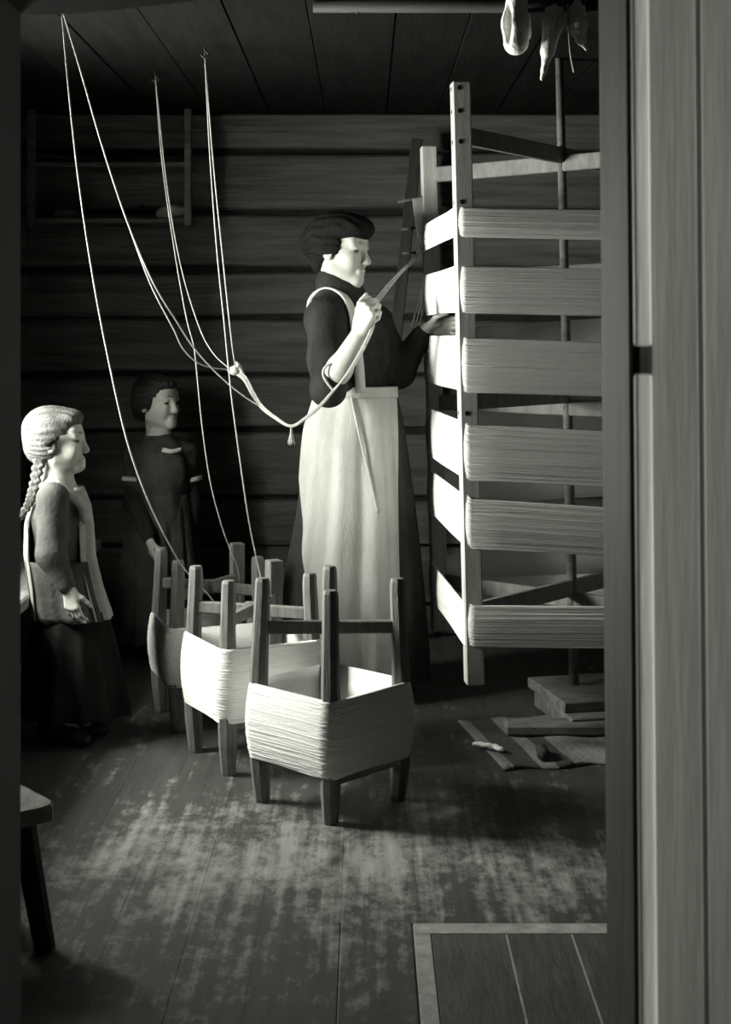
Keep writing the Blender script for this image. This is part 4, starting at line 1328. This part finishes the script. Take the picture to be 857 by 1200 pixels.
d1 = F_PX * .88 / (390 + 2) ; d2 = F_PX * .88 / (390 - 84); d3 = F_PX * .88 / (390 - 54)
strand([(72, 8, d1), (80, 100, 3.86), (92, 210, 3.92), (109, 325, 4.0), (129, 430, 4.1), (150, 520, 4.22), (176, 592, 4.33), (207, 653, 4.40), (226, 678, 4.42), (246, 699, 4.44), (259, 720, 4.455), (266, 735, 4.463)], R0,
       'pale yarn strand sagging from the ceiling past both girls to the rear reel')
strand([(72, 8, d1), (95, 85, 3.9), (121, 175, 4.02), (150, 262, 4.16), (180, 332, 4.32), (209, 380, 4.45), (226, 406, 4.54), (247, 430, 4.62), (268, 450, 4.66), (290, 467, 4.685), (308, 478, 4.69), (322, 489, 4.665)], R0,
       'pale yarn strand running straight from the front ceiling hook down to the bundled yarns')
strand([(150, 262, 4.17), (176, 332, 4.32), (203, 385, 4.45), (214, 408, 4.54), (230, 424, 4.62), (249, 431, 4.68), (270, 433, 4.72)], R0 * .85,
       'slack yarn strand dipping below its neighbour before the yarn knot')
strand([(182, 90, d2), (190, 190, d2 - .03), (204, 290, d2 - .07), (218, 370, d2 - .1), (227, 405, d2 - .11), (231, 440, d2 - .12), (237, 500, d2 - .14), (246, 562, d2 - .15), (258, 610, d2 - .16), (270, 645, d2 - .165), (279, 668, 4.728), (281, 700, 4.730), (282, 730, 4.730)], R0 * .8,
       'faint yarn strand from the hook by the shelf down to the square reel post')
strand([(182, 90, d2), (196, 220, d2 - .04), (212, 312, d2 - .08), (233, 382, d2 - .12), (250, 414, d2 - .15), (270, 433, 4.72)], R0 * .8,
       'faint yarn strand from the hook by the shelf to the yarn knot')
strand([(240, 62, d3), (246, 180, d3 + .02), (254, 290, d3 + .04), (263, 380, d3 + .05), (268, 432, d3 + .06), (272, 470, d3 + .07), (280, 530, d3 + .08), (290, 600, d3 + .06), (300, 652, 4.50), (309, 690, 4.42), (317, 720, 4.345), (320, 738, 4.322)], R0 * .9,
       'yarn strand hanging from the third hook past the knot to the middle reel')
strand([(240, 62, d3), (250, 190, d3 + .05), (263, 320, d3 + .12), (271, 395, d3 + .19), (275, 424, d3 + .24), (277, 436, 4.72)], R0 * .9,
       'yarn strand hanging from the third hook and ending at the knot')
# knot and gathered bundle to the woman's hand
kp = np.array(at(275, 435, 4.72))
kn_ = [ell(kp, (.018, .014, .014), k=.006), cone(kp + (-.02, 0, .005), kp + (.015, 0, .02), .006, .006, .005), cone(kp + (.012, -.005, .022), kp + (.03, 0, -.012), .006, .006, .005), cone(kp + (.005, .004, .03), kp + (.022, 0, .012), .004, .004, .004)]
bun = empty('yarn_bundle', kp, 'gathered yarns running from the knot to the hand of the woman, with a tassel', 'yarn')
sdf_obj('knot', kn_, .003, M['string'], bun)
for k, (ox, oy) in enumerate(((0, 0), (1.6, -1.8), (-1.2, 1.4))):
    P = cat([at(275 + ox, 435 + oy, 4.72), at(287 + ox, 444 + oy, 4.71), at(297 + ox * .8, 462 + oy, 4.70), at(307 + ox * .7, 477 + oy * .7, 4.69), at(322 + ox * .3, 489 + oy * .6, 4.66), at(341, 499.5 + oy * .4, 4.63),
             at(357, 491 + oy * .6, 4.61), at(375, 476 + oy * .8, 4.60), at(390 + ox * .5, 459 + oy, 4.595), at(406 + ox, 440 + oy * .5, 4.585), at(419 + ox, 420, 4.57), at(430 + ox, 399, 4.55), at(436 + ox, 384, 4.54), at(438 + ox, 370, 4.53)], 6)
    tube('bundle_yarn', P, .0036, M['string'], bun, 6)
P = cat([at(391, 458, 4.60), at(384, 449, 4.60), at(379, 440, 4.60), at(380, 432, 4.595), at(386, 427, 4.595), at(392, 428, 4.60)], 6)
tube('elbow_loop', P, .004, M['string'], bun, 6)
ta = np.array(at(341.5, 499, 4.63)); tl = []
for k in range(9):
    a = k * .7
    tl.append(sweep(cat([ta, ta + (.002 * math.cos(a), .002 * math.sin(a), -.025), ta + (.010 * math.cos(a), .008 * math.sin(a), -.062 + .004 * (k % 3))], 4), .0032, 5))
V, Fc = join(tl)
mesh('tassel', V, Fc, M['string'], bun, True)
for k in range(3):
    P = cat([at(439 + k, 352 + k * 3, 4.52), at(455 + k, 333 + 2 * k, 4.66), at(472, 315 + 2 * k, 4.82), at(486, 302 + 2 * k, 4.95), at(497, 291 + k, 4.965)], 6)
    tube('taut_yarn', P, .0016, M['string'], bun, 6)
for k in range(3):
    o_ = 4 * k
    tube('slack_yarn', cat([at(499 - k, 300, 4.96), at(495 + o_ * .6, 336, 4.96), at(487 + o_, 366, 4.94), at(479 + o_, 394, 4.92), at(468 + o_ * .9, 419, 4.93), at(465 + o_ * .6, 434, 4.96)], 6), .0020, M['string'], bun, 6)
